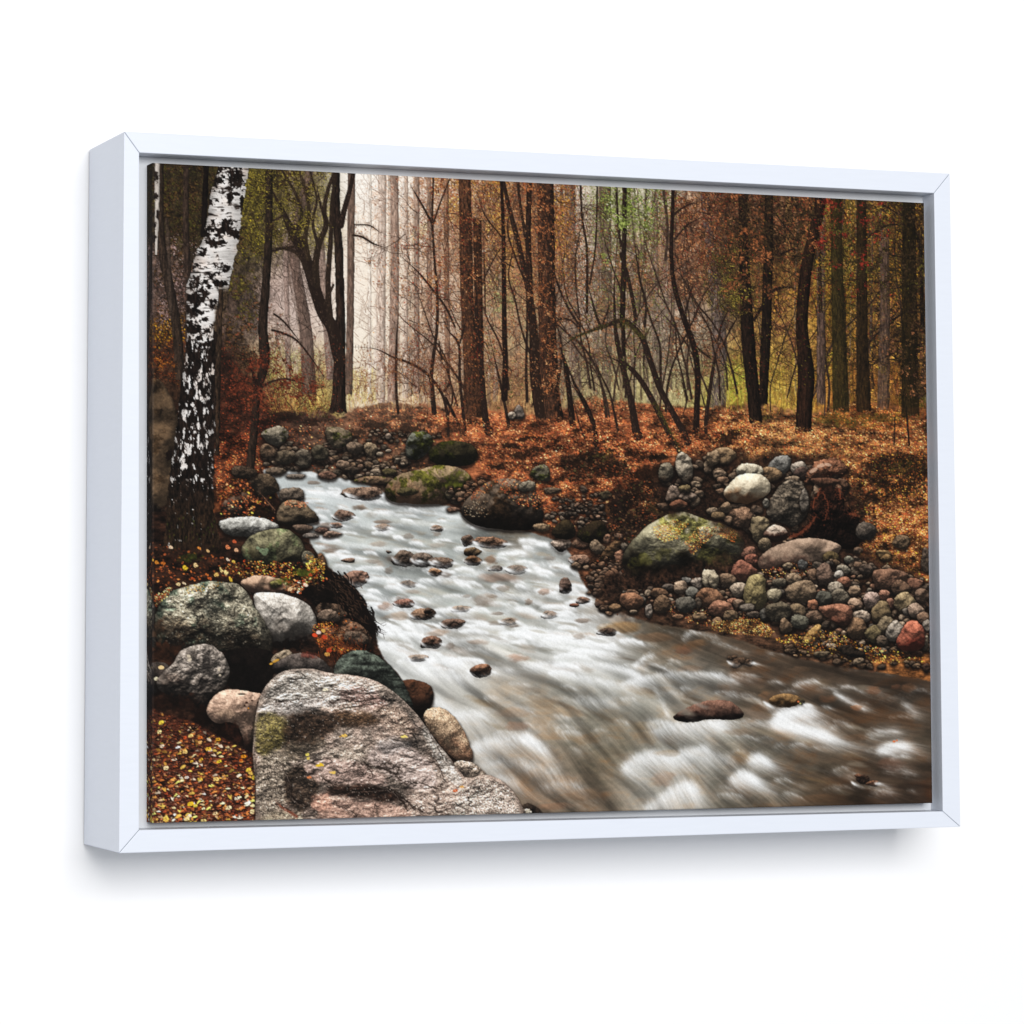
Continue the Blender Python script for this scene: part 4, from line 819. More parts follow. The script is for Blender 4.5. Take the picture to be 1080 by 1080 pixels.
# steps in the bed: a slack band, then a white lip falling away below it
sx, sy = inside([(285,499),(340,505),(400,522),(480,540),(590,578),(618,630),(680,680),(600,712),(430,704),(390,650),(335,580),(312,530)], 150)
o = np.argsort(sy); STEPS = [(sx[i], sy[i], RG.uniform(5, 17) * (.5 + .8 * (sy[i] - 500) / 200), RG.normal(0, .06)) for i in o]
for x, y, r, b in STEPS:
    k = .5 + .8 * (y - 500) / 200
    slack(x - r * .1, y - 2.6 * k, r * 1.15, 2.1 * k, [(150,148,136),(166,160,146),(140,130,116),(172,152,134),(160,166,158)][RG.integers(0, 5)], RG.uniform(.35, .85))
for x, y, r, b in STEPS:
    k = .5 + .8 * (y - 500) / 200; e = b * r
    foam([(x - r, y + 1.2 * k - e), (x - r * .4, y - .3 * k), (x + r * .3, y), (x + r, y + 2.0 * k + e)], 12 * k, int(26 * r), RG.uniform(.6, 1.5), .5, fall=.5)
sx, sy = inside([(500,720),(700,690),(960,735),(970,840),(620,845),(520,790)], 70)
for x, y in zip(sx, sy):
    r = RG.uniform(4, 14); b = RG.normal(0, 1.5); foam([(x - r, y + b), (x, y - RG.uniform(0, 2)), (x + r, y + r * .2 - b)], RG.uniform(8, 22), int(9 * r), RG.uniform(.25, .8), .8, fall=.3)
fo = .22 * FOAM + .55 * boxblur(FOAM, 1) + .45 * boxblur(FOAM, 3) + .22 * boxblur(boxblur(FOAM, 6), 4)
fo = fo + np.clip((YY - 680) / 40, 0, 1) * .55 * boxblur(boxblur(FOAM, 12), 8)
fa_ = (1 - np.exp(-fo * .30)) * mr
foamcol = np.clip(C3((246,247,246)) * (1 + .03 * f2 + .012 * f1)[..., None], 0, 1)
# troughs: the grey-green slack just above the next crest
IMG[:] = IMG * (1 - (.16 * np.clip(-f3, 0, 1) * mr)[..., None])
IMG[:] = IMG * (1 - fa_[..., None]) + foamcol * fa_[..., None]
np.clip(IMG, 0, 1, out=IMG)

sx, sy = inside([(300,505),(380,515),(480,545),(590,590),(620,640),(640,680),(560,700),(420,690),(380,630),(330,560)], 70)
for x, y in zip(sx, sy):
    k = .55 + .6 * (y - 500) / 180; slack(x, y, RG.uniform(6, 16) * k, RG.uniform(1.2, 2.6) * k, [(160,156,142),(152,142,128),(142,138,126),(174,168,154)][RG.integers(0, 4)], RG.uniform(.25, .65))
# stones in the stream; soft ones lie under the water
def sunk(cx, cy, rx, ry, col, al=.6, seed=0):
    al = al * (.62 if cy > 690 else .9); col = tuple(.7 * c + .3 * g for c, g in zip(col, (112, 98, 84)))
    i0, j0, i1, j1 = win(cx - rx * 1.6, cy - ry * 1.8, cx + rx * 1.6, cy + ry * 1.8)
    X = XX[:, i0:i1]; Y = YY[j0:j1]
    n = fbm(j1 - j0, i1 - i0, max(rx, 4), 3, int(cx * 5 + cy), 1.5, .8)
    q = np.sqrt(((X - cx) / rx) ** 2 + ((Y - cy) / ry) ** 2) + n * .5
    a = np.clip((1.15 - q) * 1.8, 0, 1) * al
    sl = (slice(j0, j1), slice(i0, i1))
    blend(sl, np.clip(C3(col) * (1 + .12 * f2[sl] + .06 * f1[sl] - .25 * np.clip((Y - cy) / ry, -1, 1))[..., None], 0, 1), a.astype(f32))
for q in [(526,609.5,22,5.5,(150,120,104),.75),(510,633,12,7,(160,140,126),.6),(405.5,639,8,4.5,(170,136,118),.75),(546,694,11,4.5,(150,98,76),.8),(656,662,22,6.5,(150,112,66),.85),(574,623.5,7,3.6,(168,134,114),.8),(626,611.8,8,4.5,(166,114,88),.85),(517,590.5,8,5,(150,114,88),.85),(460,575,9,3,(176,160,144),.5),(400,574,10,3.5,(176,152,132),.55),(437,624,10,3,(160,140,126),.5),(420,650,14,4.5,(176,140,110),.55),(462,667,12,4,(180,140,110),.6),
 (390,543,7,4,(176,170,158),.5),(505,677,10,3.5,(160,130,110),.55),(540,752,16,6,(150,104,70),.4),(545,766,12,5,(150,92,62),.5),(572,742,18,6,(120,96,66),.4),(640,755,20,7,(110,92,66),.35),(700,820,12,9,(160,110,80),.45),(585,850,18,4,(176,112,76),.5),(620,838,20,6,(170,116,74),.35),(705,794,14,4,(150,104,52),.4),(680,766,20,5,(126,102,66),.4),
 (903,746,6,3.4,(170,100,56),.85),(922,728,9,4,(136,80,48),.8),(958,726,9,5,(146,92,56),.7),(921,706,7,3,(172,104,72),.8),(945,724,5,3,(120,70,44),.7),(940,806,16,7,(134,84,62),.65),(872,737,9,4,(150,88,50),.6),(806,733,7,4,(140,92,56),.6),(860,733,18,5,(70,58,48),.5),(780,772,16,4,(130,90,56),.4),(730,705,14,4,(120,80,52),.5),(790,718,14,5,(70,52,40),.5),(845,706,12,3,(120,86,60),.5),(930,756,20,4,(110,74,46),.4),(880,760,22,5,(70,52,38),.4),(800,690,14,4,(70,54,42),.5),(720,686,9,5,(124,74,48),.6),(735,678,12,4,(140,98,60),.6),(690,672,20,5,(120,86,58),.6),(660,645,16,4,(110,80,56),.5),(900,778,16,4,(120,76,44),.45),(865,842,26,5,(110,70,40),.4),(820,858,22,5,(120,78,46),.4)]:
    sunk(*q)
sx, sy = inside([(300,505),(380,515),(480,545),(590,585),(620,640),(640,670),(560,690),(420,680),(380,630),(330,560)], 30)
for x, y in zip(sx, sy): sunk(x, y, RG.uniform(4, 11), RG.uniform(1.8, 4), [(132,112,98),(112,94,82),(150,132,116),(104,88,78)][RG.integers(0, 4)], RG.uniform(.4, .8))
def stone(cx, cy, rx, ry, col, n=7, jit=.25, tilt=0.0, **k):
    k.setdefault('tex', .30); k.setdefault('sm', 1 if rx > 3.4 else 2); col = tuple(.64 * c + .36 * g for c, g in zip(col, (134,110,88))); rock(oval(cx, cy, rx * 1.06, ry * 1.06, n, jit, tilt), col, **k)
EXTRA = [(402,556,8,3.6),(545,600,10,4.4),(486,642,10,4),(536,655,9,3.6),(430,616,9,3.8),(440,694,9,4),(580,648,8,3.6)]
WET = dict(shadow=.12, amb=.3, top=1.15, bot=.62, under=(52,36,30))
for cx, cy, rx, ry, c in [(384.5,520.5,18,8,(126,98,82)),(361.5,543.7,10.5,5,(106,82,72)),(355,553.5,6,3,(142,106,90)),(460.8,557,6,3.4,(138,112,96)),(493,570.5,6,6.5,(92,74,66)),(516.7,572,15,7,(130,90,68)),(499,582,8,5.5,(104,82,54)),(499,591.5,8.5,5,(110,74,48)),(428,589.5,12,8,(96,82,72)),(446,590,11,7,(104,92,84)),(465.7,592.5,11.5,5.5,(88,70,60)),(459,604,7,4,(170,118,80)),(374,609.5,13,7.5,(126,90,78)),(523,599,8,3,(82,78,76)),
  (425,636,9,4.6,(136,88,78)),(446,648,13,5.6,(132,98,76)),(441,650,6,3,(70,52,42)),(452,644,5,3,(60,44,36)),(477.5,657.5,12,6,(100,74,64)),(455,677,10,6.6,(116,80,66)),(506.5,707,12.6,5.6,(128,82,60)),(596,618,7.3,7.3,(92,70,64)),(615,632.7,7,4.4,(112,82,70)),(606,638.5,5,2,(110,60,44)),(611.6,590.5,10,6,(134,98,80)),(638,632,11,10,(122,84,60)),(640,666,10,4,(56,42,36)),(368,591,6,2.4,(140,110,96)),(410,582,3,1.4,(90,80,74))] + [(*q, [(128,98,80),(104,82,70),(140,112,92)][i % 3]) for i, q in enumerate(EXTRA)]:
    stone(cx, cy, rx * 1.18, ry * 1.16, tuple(min(v * 1.12, 255) for v in c), al=.72 if (cx, cy, rx, ry) in EXTRA else 1.0, **WET)
stone(591,574,10,7,(198,176,162),under=(50,38,34),shadow=.4); stone(611,574,9,7,(152,112,88),under=(90,62,48),shadow=.5)
rock([(706,758),(718,749),(740,739),(764,737),(779,744),(786,755),(776,760),(744,758),(730,763)],(126,90,74),under=(44,26,20),shadow=0,tex=.25,rough=.3,bot=.5)
slack(722, 750, 16, 7, (150,140,126), .75); slack(735, 742, 14, 3, (170,160,150), .5); slack(796, 752, 18, 6, (120,104,90), .55)
stone(829.5,739.5,20,7.6,(150,108,56),under=(110,74,36),shadow=.2,tex=.22,rough=.3); stone(845,740,4,3.4,(50,46,30),shadow=0)
for q in [(772,694,6,3.4),(781,697,8,5),(790,699,6,4),(776,701,5,4)]: stone(*q,(60,42,30),shadow=.3,jag=1.4)
stone(910,822,8,5,(52,30,20),shadow=.2,rough=1.4); stone(920,826,7,3.6,(96,54,34),shadow=.1); stone(905,818,4,2,(120,70,46),shadow=0)
dabs([943,946,842,844],[782,781,740,742],[1.6,1,1.2,1],[1.2,1,1,1],0,pick([(206,110,66),(230,220,140)],4),.9)
# foam lapping over the feet of the stones
FOAM[:] = 0
for cx, cy, rx, ry in [(384.5,520.5,18,8),(361.5,543.7,10.5,5),(355,553.5,6,3),(460.8,557,6,3.4),(493,570.5,6,6.5),(516.7,572,15,7),(499,591.5,8.5,5),(428,589.5,12,8),(446,590,11,7),(465.7,592.5,11.5,5.5),(459,604,7,4),(374,609.5,13,7.5),(523,599,8,3),(425,636,9,4.6),(446,648,13,5.6),(477.5,657.5,12,6),(455,677,10,6.6),(506.5,707,12.6,5.6),(596,618,7.3,7.3),(615,632.7,7,4.4),(611.6,590.5,10,6),(640,666,10,4),(781,698,12,5),(829,741,20,7),(912,825,12,6)] + EXTRA + EXTRA:
    foam([(cx - rx * 1.15, cy + ry * .15), (cx - rx * .5, cy + ry * .8), (cx + rx * .4, cy + ry * .85), (cx + rx * 1.15, cy + ry * .2)], rx * .7 + 4, int(12 * rx), .7 if cy < 690 else .4, 1.4)
    foam([(cx - rx * 1.2, cy - ry * .1), (cx - rx * .9, cy + ry * .5)], rx * .8 + 3, int(9 * rx), .6, .5); foam([(cx + rx * .9, cy + ry * .3), (cx + rx * 1.3, cy + ry * .3)], rx + 4, int(9 * rx), .6, .5)
for c, L, n, s in [([(712,763),(730,764),(750,761),(786,761)],8,260,.9),([(820,748),(836,748),(850,746)],10,160,.8),([(420,600),(440,600),(474,599)],6,160,.8),([(490,600),(512,597),(530,604)],5,120,.7),([(366,520),(384,530),(402,528)],6,160,.8),([(352,549),(362,550),(372,549)],5,80,.7),([(504,580),(520,580),(532,577)],5,90,.6),([(362,618),(376,618),(390,616)],8,120,.8),([(466,664),(480,665),(490,662)],6,100,.7),([(495,712),(508,714),(520,711)],6,100,.7),([(448,684),(456,686),(464,682)],5,80,.6),([(590,626),(597,627),(604,624)],5,70,.7),([(634,644),(650,646),(668,652)],6,90,.5)]:
    foam(c, L, n, s, .8)
fo = .35 * FOAM + .5 * boxblur(FOAM, 1) + .3 * boxblur(FOAM, 3)
IMG[:] = IMG * (1 - ((1 - np.exp(-fo * .3)) * mr)[..., None]) + foamcol * ((1 - np.exp(-fo * .3)) * mr)[..., None]

def crack(pts, dark=(28,20,15), lightc=(206,184,170)):
    q = np.array(pts, float); q[:, 2] *= 1.0
    z = smooth(q, 10); m = len(z)
    off = np.cumsum(RG.normal(0, .35, (m, 2)), 0); off -= np.linspace(0, 1, m)[:, None] * off[-1]; z[:, :2] += off + RG.normal(0, .3, (m, 2)); z[:, 2] *= RG.uniform(.25, 1.5, m)
    z[:, 2] *= .75; lines_to_dabs([z], C3(dark), .6)
    z2 = z.copy(); z2[:, 1] += z[:, 2] * .6 + .5; z2[:, 2] = RG.uniform(.2, .9, m); lines_to_dabs([z2], C3(lightc), .35)
    k = int(m * 3); i = RG.integers(0, m, k); dabs(z[i, 0] + RG.normal(0, 2, k), z[i, 1] + RG.normal(0, 1.6, k), RG.uniform(.3, 1.3, k), RG.uniform(.3, .7, k), RG.normal(0, .4, k), C3(dark), .5)

# ---- 7. far bank of stones
PEB = [(120,98,78),(150,124,100),(92,80,70),(136,96,74),(172,150,126),(84,82,78),(110,84,58),(160,108,82),(190,174,152),(70,60,52)]
def pebbles(poly, n, r0, r1, cols=PEB, flat=.68, **k):
    x, y = inside(poly, n); o = np.argsort(y)
    for i in o:
        r = RG.uniform(r0, r1) * RG.uniform(.7, 1.2); c = np.array(cols[RG.integers(0, len(cols))]) * RG.uniform(.75, 1.12)
        stone(x[i], y[i], r, r * RG.uniform(flat * .8, flat * 1.25), np.clip(c, 0, 255), n=7, jit=.26, tilt=RG.normal(0, .35), seed=i, **k)
COOL = [(104,90,78),(128,110,92),(84,76,66),(112,84,68),(150,134,116),(70,64,56),(92,72,54)]
pebbles([(268,478),(300,466),(340,470),(385,462),(430,478),(425,500),(405,512),(370,505),(330,497),(285,494)], 150, 2.6, 6, COOL)
pebbles([(380,452),(440,455),(470,458),(440,468),(400,466)], 40, 1.6, 3.4, COOL)
for q in [(292,460,14,11,(138,134,118)),(357,461,14,14,(118,106,84)),(319,484,10,10,(100,94,82)),(337,478,9,8,(66,64,50)),(300,482,11,8,(80,72,58)),(282,476,9,9,(96,74,56)),(373.5,472,9,7,(106,90,76)),(390,474,7,6.5,(150,130,102)),(362,490,8,5,(146,118,98)),(401,479,4,3.4,(164,150,130)),(409,460,3.6,3,(160,140,126)),(372,496,8,5,(44,36,30)),(290,497,10,4.6,(92,80,68)),(312,502,11,3,(120,112,106)),(345,502,9,4.6,(124,84,70)),(393,506,20,5,(128,98,72)),(410,497,9,4,(70,66,34))]:
    stone(*q, moss=(74,74,36) if q[2] > 11 else None, mossw=-.1)
rock([(432,458),(440,454),(452,456),(458,463),(452,478),(438,486),(428,482),(427,470)], (112,112,98), moss=(70,72,26), mossw=.02, bot=.4)
rock([(450,478),(458,468),(472,464),(494,466),(505,476),(500,490),(478,492),(456,490)], (66,58,36), moss=(58,58,22), mossw=.0, top=1.0, bot=.5)
rock([(404,520),(410,508),(422,499),(440,496),(462,490),(480,491),(497,500),(496,514),(478,520),(472,531),(440,532),(412,530)], (134,112,84), under=(134,100,74), moss=(72,72,24), mossw=-.02, tex=.25, bot=.85)
gloom(478,505,14,9,(66,68,22),.75,3)
stone(430,518,13,5,(66,64,30),shadow=.3); stone(480,527,6,5,(104,90,70)); stone(488,522,8,5,(120,92,72)); stone(474,521,5,5,(92,86,64)); stone(478,537,8,3,(110,76,62))
pebbles([(470,515),(500,500),(512,506),(496,525),(480,530)], 26, 1.6, 3.4, [(120,80,58),(146,96,64),(90,70,56)])
rock([(485,541),(489,529),(499,519),(514,508),(534,503),(552,507),(567,520),(574,540),(569,556),(550,560),(520,558),(497,553)], (112,94,78), under=(44,30,20), tex=.34, top=1.15, bot=.42, moss=(70,50,32), mossw=-.06, rough=1.2)
litter([(520,506),(550,503),(570,522),(572,538),(550,534),(530,520)], 170, LEAF, .7, 1.4); litter([(492,525),(515,508),(520,512),(500,530)], 50, LEAF[:4] + [(90,60,40)], .6, 1.2)
dabs(RG.uniform(490,515,60), RG.uniform(528,545,60), .6, .5, 0, pick([(200,180,150),(150,120,90)],60), .7)
pebbles([(575,545),(600,530),(640,535),(640,560),(600,560)], 70, 2.0, 4.2, [(96,92,86),(120,104,90),(84,76,68),(150,126,104),(130,86,60)])
pebbles([(578,525),(630,520),(640,545),(600,545)], 50, 1.5, 3, [(96,90,84),(120,96,80),(80,72,64),(150,112,90)])
rock([(581,560),(588,551),(598,546),(606,554),(608,566),(596,570),(583,566)], (62,50,32), bot=.45); rock([(608,560),(618,553),(634,547),(640,556),(639,570),(620,574),(609,568)], (54,42,27), bot=.45, moss=(58,54,24))
stone(571,556,9,4.4,(156,128,96)); stone(570,499,11,10,(92,94,76),moss=(74,76,36)); stone(556,512,10,6,(128,124,108)); stone(582,517,10,3.6,(92,76,60)); stone(615,516,4,4,(64,52,44)); stone(638,522,7,5,(60,54,34)); stone(547,436,7,8,(118,110,106)); stone(540,438,4,4,(190,176,160))
stone(629,577,8,7,(120,102,82)); rock([(632,588),(638,578),(652,566),(658,570),(652,580),(642,590)], (124,92,62), stri=1); stone(640,567,4,5,(150,104,80)); stone(654,588,6,9,(168,112,86)); stone(660,576,6,5,(84,80,72)); stone(664,562,5,4,(150,124,104)); stone(652,565,5,4,(110,80,64)); stone(645,605,10,4,(110,80,56)); stone(636,598,14,2.4,(90,72,58),jit=.3)
rock([(650,606),(655,600),(660,599),(664,606),(658,612),(651,612)], (156,132,114)); rock([(636,622),(648,614),(654,612),(652,618),(640,626)], (104,84,68), stri=1); limb([(650.8,620,2),(652,630,2),(652,638,1.6)], (196,174,150))
gloom(655,540,15,20,(32,22,17),.95,2); gloom(668,552,14,10,(36,24,18),.9,3); gloom(690,535,12,8,(60,48,26),.7); gloom(744,515,16,20,(26,18,12),.9); gloom(720,500,12,10,(30,20,14),.8)
litter([(678,512),(700,515),(700,540),(680,535)], 90, LEAF, .6, 1.3)
gloom(690,610,34,10,(22,14,9),.95,5); gloom(740,604,30,7,(22,14,9),.95,6); gloom(670,612,10,14,(24,15,10),.9,7)
def rubble(poly, n, cols, a0=.4, a1=1.6):
    x, y = inside(poly, n); z = RG.uniform(a0, a1, n); dabs(x, y + .6, z * 1.1, z * .8, RG.normal(0, .6, n), C3((16,10,8)), .6, batch=200); dabs(x, y, z, z * RG.uniform(.4, .9, n), RG.normal(0, .6, n), pick(cols, n, .25), .8, batch=200)
SOIL = [(58,40,28),(44,30,22),(84,58,40),(30,20,15),(104,76,52),(120,64,36),(70,62,36)]
rubble([(640,520),(680,505),(735,500),(765,500),(760,540),(700,545),(665,575),(640,565)], 900, SOIL); rubble([(655,598),(700,604),(760,598),(770,606),(700,622),(660,622)], 300, SOIL[:4]); rubble([(630,585),(656,590),(668,640),(650,650),(615,610)], 300, SOIL + [(130,100,76)])
rubble([(880,520),(920,515),(925,560),(900,590),(880,570)], 300, SOIL); rubble([(590,480),(650,472),(668,500),(600,508)], 420, SOIL); rubble([(915,478),(978,478),(978,530),(920,520)], 420, SOIL)
out, tips = [], []
for _ in range(60): twig(RG.uniform(640, 760), RG.uniform(490, 560), RG.uniform(0, 6.28), RG.uniform(6, 16), .8, 1, out, tips)
lines_to_dabs(out, C3((24,15,11)), .8)
pebbles([(608,596),(655,592),(664,640),(640,648),(618,625)], 60, 2.5, 6, [(120,88,66),(96,74,60),(140,112,90),(84,66,54),(150,104,76)])
# the mossy boulder with leaves on top
rock([(656,596),(657,584),(664,573),(676,560),(692,547),(712,539),(728,541),(746,548),(766,553),(781,562),(786,575),(780,588),(772,598),(748,600),(724,598),(716,606),(704,616),(676,617),(662,608)], (148,140,112), under=(34,25,13), tex=.3, top=1.2, bot=.42, moss=(96,92,48), mossw=-.12, flat=1.3, rough=.7)
relief([(660,592),(690,550),(728,542),(784,566),(776,592),(724,598),(690,612)], 18, .25, 895, 1.4, .7, .3)
gloom(676,592,12,9,(66,64,26),.5,2); gloom(700,584,14,6,(70,66,30),.4,8); gloom(760,592,20,8,(90,84,44),.45,4); gloom(690,607,24,9,(24,16,10),.9,11); gloom(715,603,16,7,(22,14,9),.85,12)
litter([(690,556),(712,548),(726,552),(714,568),(700,572),(690,566)], 260, [(214,164,70),(190,124,50),(228,186,96),(150,90,44)], .7, 1.4); litter([(722,572),(735,556),(770,556),(775,564),(750,566),(730,586)], 240, [(206,140,70),(176,96,50),(220,170,90),(140,76,44)], .6, 1.3)
litter([(760,552),(778,560),(775,572),(760,566)], 110, [(196,116,56),(170,90,44),(216,160,90)], .6, 1.2)
def under_(poly, col, al=.9):
    m = mask_poly(poly, 12.0, 2, 9, 9, 91); c = np.clip(C3(col) * (1 + 1.3 * fbm(PH, PW, 8, 3, 911, gain=.8))[..., None], 0, 1); IMG[:] = IMG * (1 - al * m[..., None]) + c * al * m[..., None]
under_([(640,600),(700,605),(786,585),(830,570),(900,578),(985,612),(990,690),(930,694),(860,684),(800,652),(720,650),(650,648),(628,625)], (50,34,25), .85)
under_([(690,500),(745,475),(800,480),(850,478),(895,492),(905,560),(870,580),(800,590),(770,560),(740,540),(690,545)], (40,27,20), .8)
# upper stones, from back to front
pebbles([(696,500),(745,482),(800,482),(850,482),(888,505),(890,560),(810,580),(778,560),(742,535),(700,540)], 110, 3, 7.5, [(140,116,94),(112,92,74),(92,76,62),(150,130,106),(124,92,70),(66,52,43)])
for q in [(721,494,10,17,(186,176,156)),(702,499,8,12,(116,112,96)),(710,522,8,9,(150,128,114)),(726,524,9,7,(142,124,112)),(722,516,8,5,(110,96,60)),(715,533,9,6,(120,66,44))]: stone(*q, tex=.22, under=(70,56,44))
for q in [(762,481,14,9,(168,134,94)),(753,483,7,9,(164,136,104)),(823,491,12,11,(122,130,132)),(842,494,10,9,(196,184,170)),(846,498,8,8,(86,64,60)),(812,500,11,8,(154,120,82)),(838,512,9,6,(120,112,98)),(836,506,8,5,(130,112,92))]: stone(*q, tex=.2)
rock([(775,497),(780,489),(793,488),(804,492),(806,500),(795,502),(780,503)], (200,186,158), tex=.16)
rock([(848,504),(854,492),(868,483),(884,483),(893,492),(890,500),(872,502),(860,506),(850,512)], (140,92,66), tex=.45, rough=1.6, jag=1.5); dabs([858,866,873],[496,491,490],[5,5,4],[2,2,1.6],[-.5,-.3,.2],C3((212,176,150)),.7); gloom(876,500,9,3,(30,16,10),.9)
stone(886,512,9,7,(96,62,44)); stone(862,516,4,8,(196,164,134)); stone(884,518,4,9,(140,104,80)); stone(870,508,16,5,(80,44,30))
rock([(761,520),(768,511),(776,502),(788,498),(804,500),(813,511),(812,519),(801,527),(784,532),(768,528)], (224,206,174), under=(150,108,74), tex=.14, rough=.5, top=1.15, bot=.8, amb=.45)
rock([(808,540),(813,524),(822,510),(834,504),(846,510),(855,522),(855,538),(846,548),(838,556),(824,551),(812,547)], (104,92,78), tex=.6, rough=2.0, jag=1.2, grain=2.2, bot=.6); stone(848,527,6,13,(116,112,106),tex=.3); stone(808,531,4,6,(110,112,106))
stone(781,546,14,13.5,(140,102,78),tex=.4,rough=1.4); stone(766,535,6,6,(150,120,92)); stone(768,548,5,6,(140,110,84)); stone(799,558,11,16,(134,120,88)); stone(757,544,8,4,(120,96,64))
rock([(804,563),(810,556),(818,552),(828,557),(832,563),(826,567),(808,568)], (206,182,160), under=(90,60,48), tex=.16); stone(806,574,9,7,(126,110,84)); stone(790,582,8,7,(146,92,74)); stone(793,590,8,5,(156,82,64))
rock([(830,570),(840,562),(852,552),(858,538),(862,516),(870,512),(884,514),(888,530),(900,540),(914,556),(908,574),(890,580),(868,568),(850,570)], (40,23,16), tex=.6, rough=2.2, jag=2.6, top=1.1, bot=.6)
relief([(838,562),(860,520),(888,516),(912,556),(880,576)], 12, .5, 897, .6, 1.6, .8)
for c in [[(833,567,2),(843,560,3),(853,552,2.4),(861,544,1.4)], [(864,516,2.4),(862,524,2),(858,536,1.4)], [(885,516,2),(887,526,1.4)], [(868,520,1),(872,534,1.6),(870,548,1)], [(895,542,2),(903,544,1.4)]]: crack(c, (128,66,42), (170,104,70))
stone(913,560,10,9,(58,56,54),tex=.4); stone(950,572,11,8,(108,86,62),tex=.4); stone(977,590,6,14,(84,70,60)); stone(932,584,9,5,(130,100,56)); stone(905,580,5,4,(90,70,56)); stone(957,609,4,4,(70,66,60)); stone(935,588,6,4,(124,92,50))
rock([(798,598),(800,588),(812,578),(832,570),(852,567),(872,569),(889,575),(884,584),(872,594),(846,597),(822,602),(808,604)], (150,124,104), under=(116,86,72), tex=.2, rough=.4, flat=1.5, top=1.15, bot=.75)
rock([(866,584),(878,580),(886,586),(884,596),(870,596)], (96,80,52))
# the shingle
pebbles([(655,625),(720,615),(790,606),(840,598),(900,590),(978,612),(980,690),(930,690),(860,680),(800,650),(720,648)], 620, 2.2, 5.5, PEB, .7)
litter([(690,640),(760,628),(800,648),(818,668),(780,668),(720,655)], 420, LEAFY, .6, 1.3); litter([(800,600),(850,590),(880,610),(830,620)], 160, LEAFY, .6, 1.2)
SHINGLE = [(596+52,641,6,4,(140,104,70)),(665,633,11,9,(156,100,70)),(694,625,9,6,(136,96,68)),(698,636,9,9,(112,84,60)),(684,644,3.4,7,(156,146,138)),(718,619,7,7,(186,156,130)),(730,624,6,7,(112,118,114)),(736,614,6,6,(156,146,136)),(724,612,5,4,(96,102,104)),(748,610,8.5,10,(206,194,164)),(751,609,4,8,(196,184,160)),(722,638,10,9,(80,84,80)),(705,619,6,4,(90,84,80)),(747,630,14,10,(146,96,66)),(756,640,7,7,(190,130,98)),(738,650,8,4,(140,112,80)),(757,655,5,4,(150,112,80)),(715,650,6,3,(150,104,74)),(668,645,4,2,(140,120,100)),(736,636,4,5,(80,70,60)),
 (783,602,13,10,(166,92,72)),(767,610,9,7,(136,108,84)),(752,612,5,8,(190,178,150)),(778,621,8.5,8,(184,166,146)),(796,624,12,17,(158,144,90)),(815,627,8,7,(184,174,142)),(822,614,7,4.5,(96,92,78)),(836,610,8,6,(160,134,106)),(846,624.5,17,12,(142,118,92)),(871,606,8.5,11,(136,106,92)),(869,631,8.5,7.5,(62,70,66)),(858,606,6,6,(120,90,70)),(890,601,7,5.4,(172,166,146)),(884.5,606,4.6,4,(212,206,196)),(890,613,7,5.5,(174,102,76)),(881,620,8,7,(176,166,148)),(885,629,11,7.5,(126,120,104)),(901,623,6,5,(150,122,96)),(913,600,7,5,(84,70,62)),(846,595,5,5,(78,88,94)),(862,596,6,4,(60,56,52)),(905,596,5,4,(110,84,66)),(895,590,5,4,(120,124,110)),(830,597,5,4,(150,130,104)),
 (937,611,17,13,(130,88,68)),(950,620,9,8,(106,76,58)),(902,636,8,5.5,(188,150,124)),(919,633,8,8.5,(190,160,150)),(932.5,627,6.5,6.5,(184,120,96)),(939,636,5,5,(150,96,76)),(930,646,10,11,(130,110,74)),(953,634,11,11,(168,146,104)),(966,643.5,9,7,(180,150,130)),(974,651,7,6,(140,106,84)),(957,645,5,4,(110,106,100)),(972,628,7,7,(120,92,76)),(963,615,10,6,(136,84,64)),(977,660,4,6,(130,126,120)),
 (820,645,13,10,(78,74,60)),(808,648,7,6,(70,76,76)),(839.5,645,11,8,(128,108,80)),(857,638,5,6,(176,104,72)),(843,655.5,10,8,(98,104,92)),(858,650,8,6,(120,92,74)),(828,660,6.5,7.5,(134,106,80)),(908,649,10.5,6.5,(192,172,152)),(898,641,4,3,(130,90,70)),(904,662,10.5,10.5,(144,106,74)),(920.5,669,7.5,9.5,(104,94,60)),(934,660.5,9.5,9,(126,112,86)),(944,665.5,10,10.5,(182,174,162)),(975,677,4,8,(150,140,120)),(930,676,6,5,(90,76,64)),(770,649,8,5,(120,96,70)),(778,636,6,5,(140,112,92)),(788,640,8,4,(100,96,90)),(795,648,7,4,(60,54,50)),(761,641,12,8.5,(170,108,82)),(772,634,5,4,(176,110,84))]
for q in sorted(SHINGLE, key=lambda q: q[1] + q[3]): stone(q[0], q[1], q[2] * 1.08, q[3] * 1.06, q[4], jit=.2, tex=.28)
rock([(861,640),(872,638),(892,636),(899,642),(898,656),(890,662),(878,655),(868,648)], (156,104,80), under=(110,70,54), sm=1)
rock([(845,680),(848,670),(858,660),(866,657),(866,668),(858,678),(850,682)], (172,132,78), sm=1); rock([(944,676),(952,662),(958,654),(970,656),(976,668),(974,684),(960,688),(948,684)], (176,98,74), under=(134,66,50), sm=1, bot=.7)
litter([(752,655),(800,652),(815,665),(812,672),(770,668),(750,664)], 420, [(206,160,76),(176,112,54),(226,190,110),(130,76,40)], .6, 1.3)
litter([(815,672),(845,668),(880,664),(900,676),(930,684),(978,694),(978,702),(900,698),(840,690)], 620, [(206,150,56),(180,104,44),(226,180,84),(130,72,36),(60,36,22)], .6, 1.4)
pebbles([(815,675),(850,684),(900,692),(978,700),(975,706),(900,702),(840,692)], 50, 2, 4.5, [(90,70,54),(120,92,66),(60,46,36),(150,116,84)])
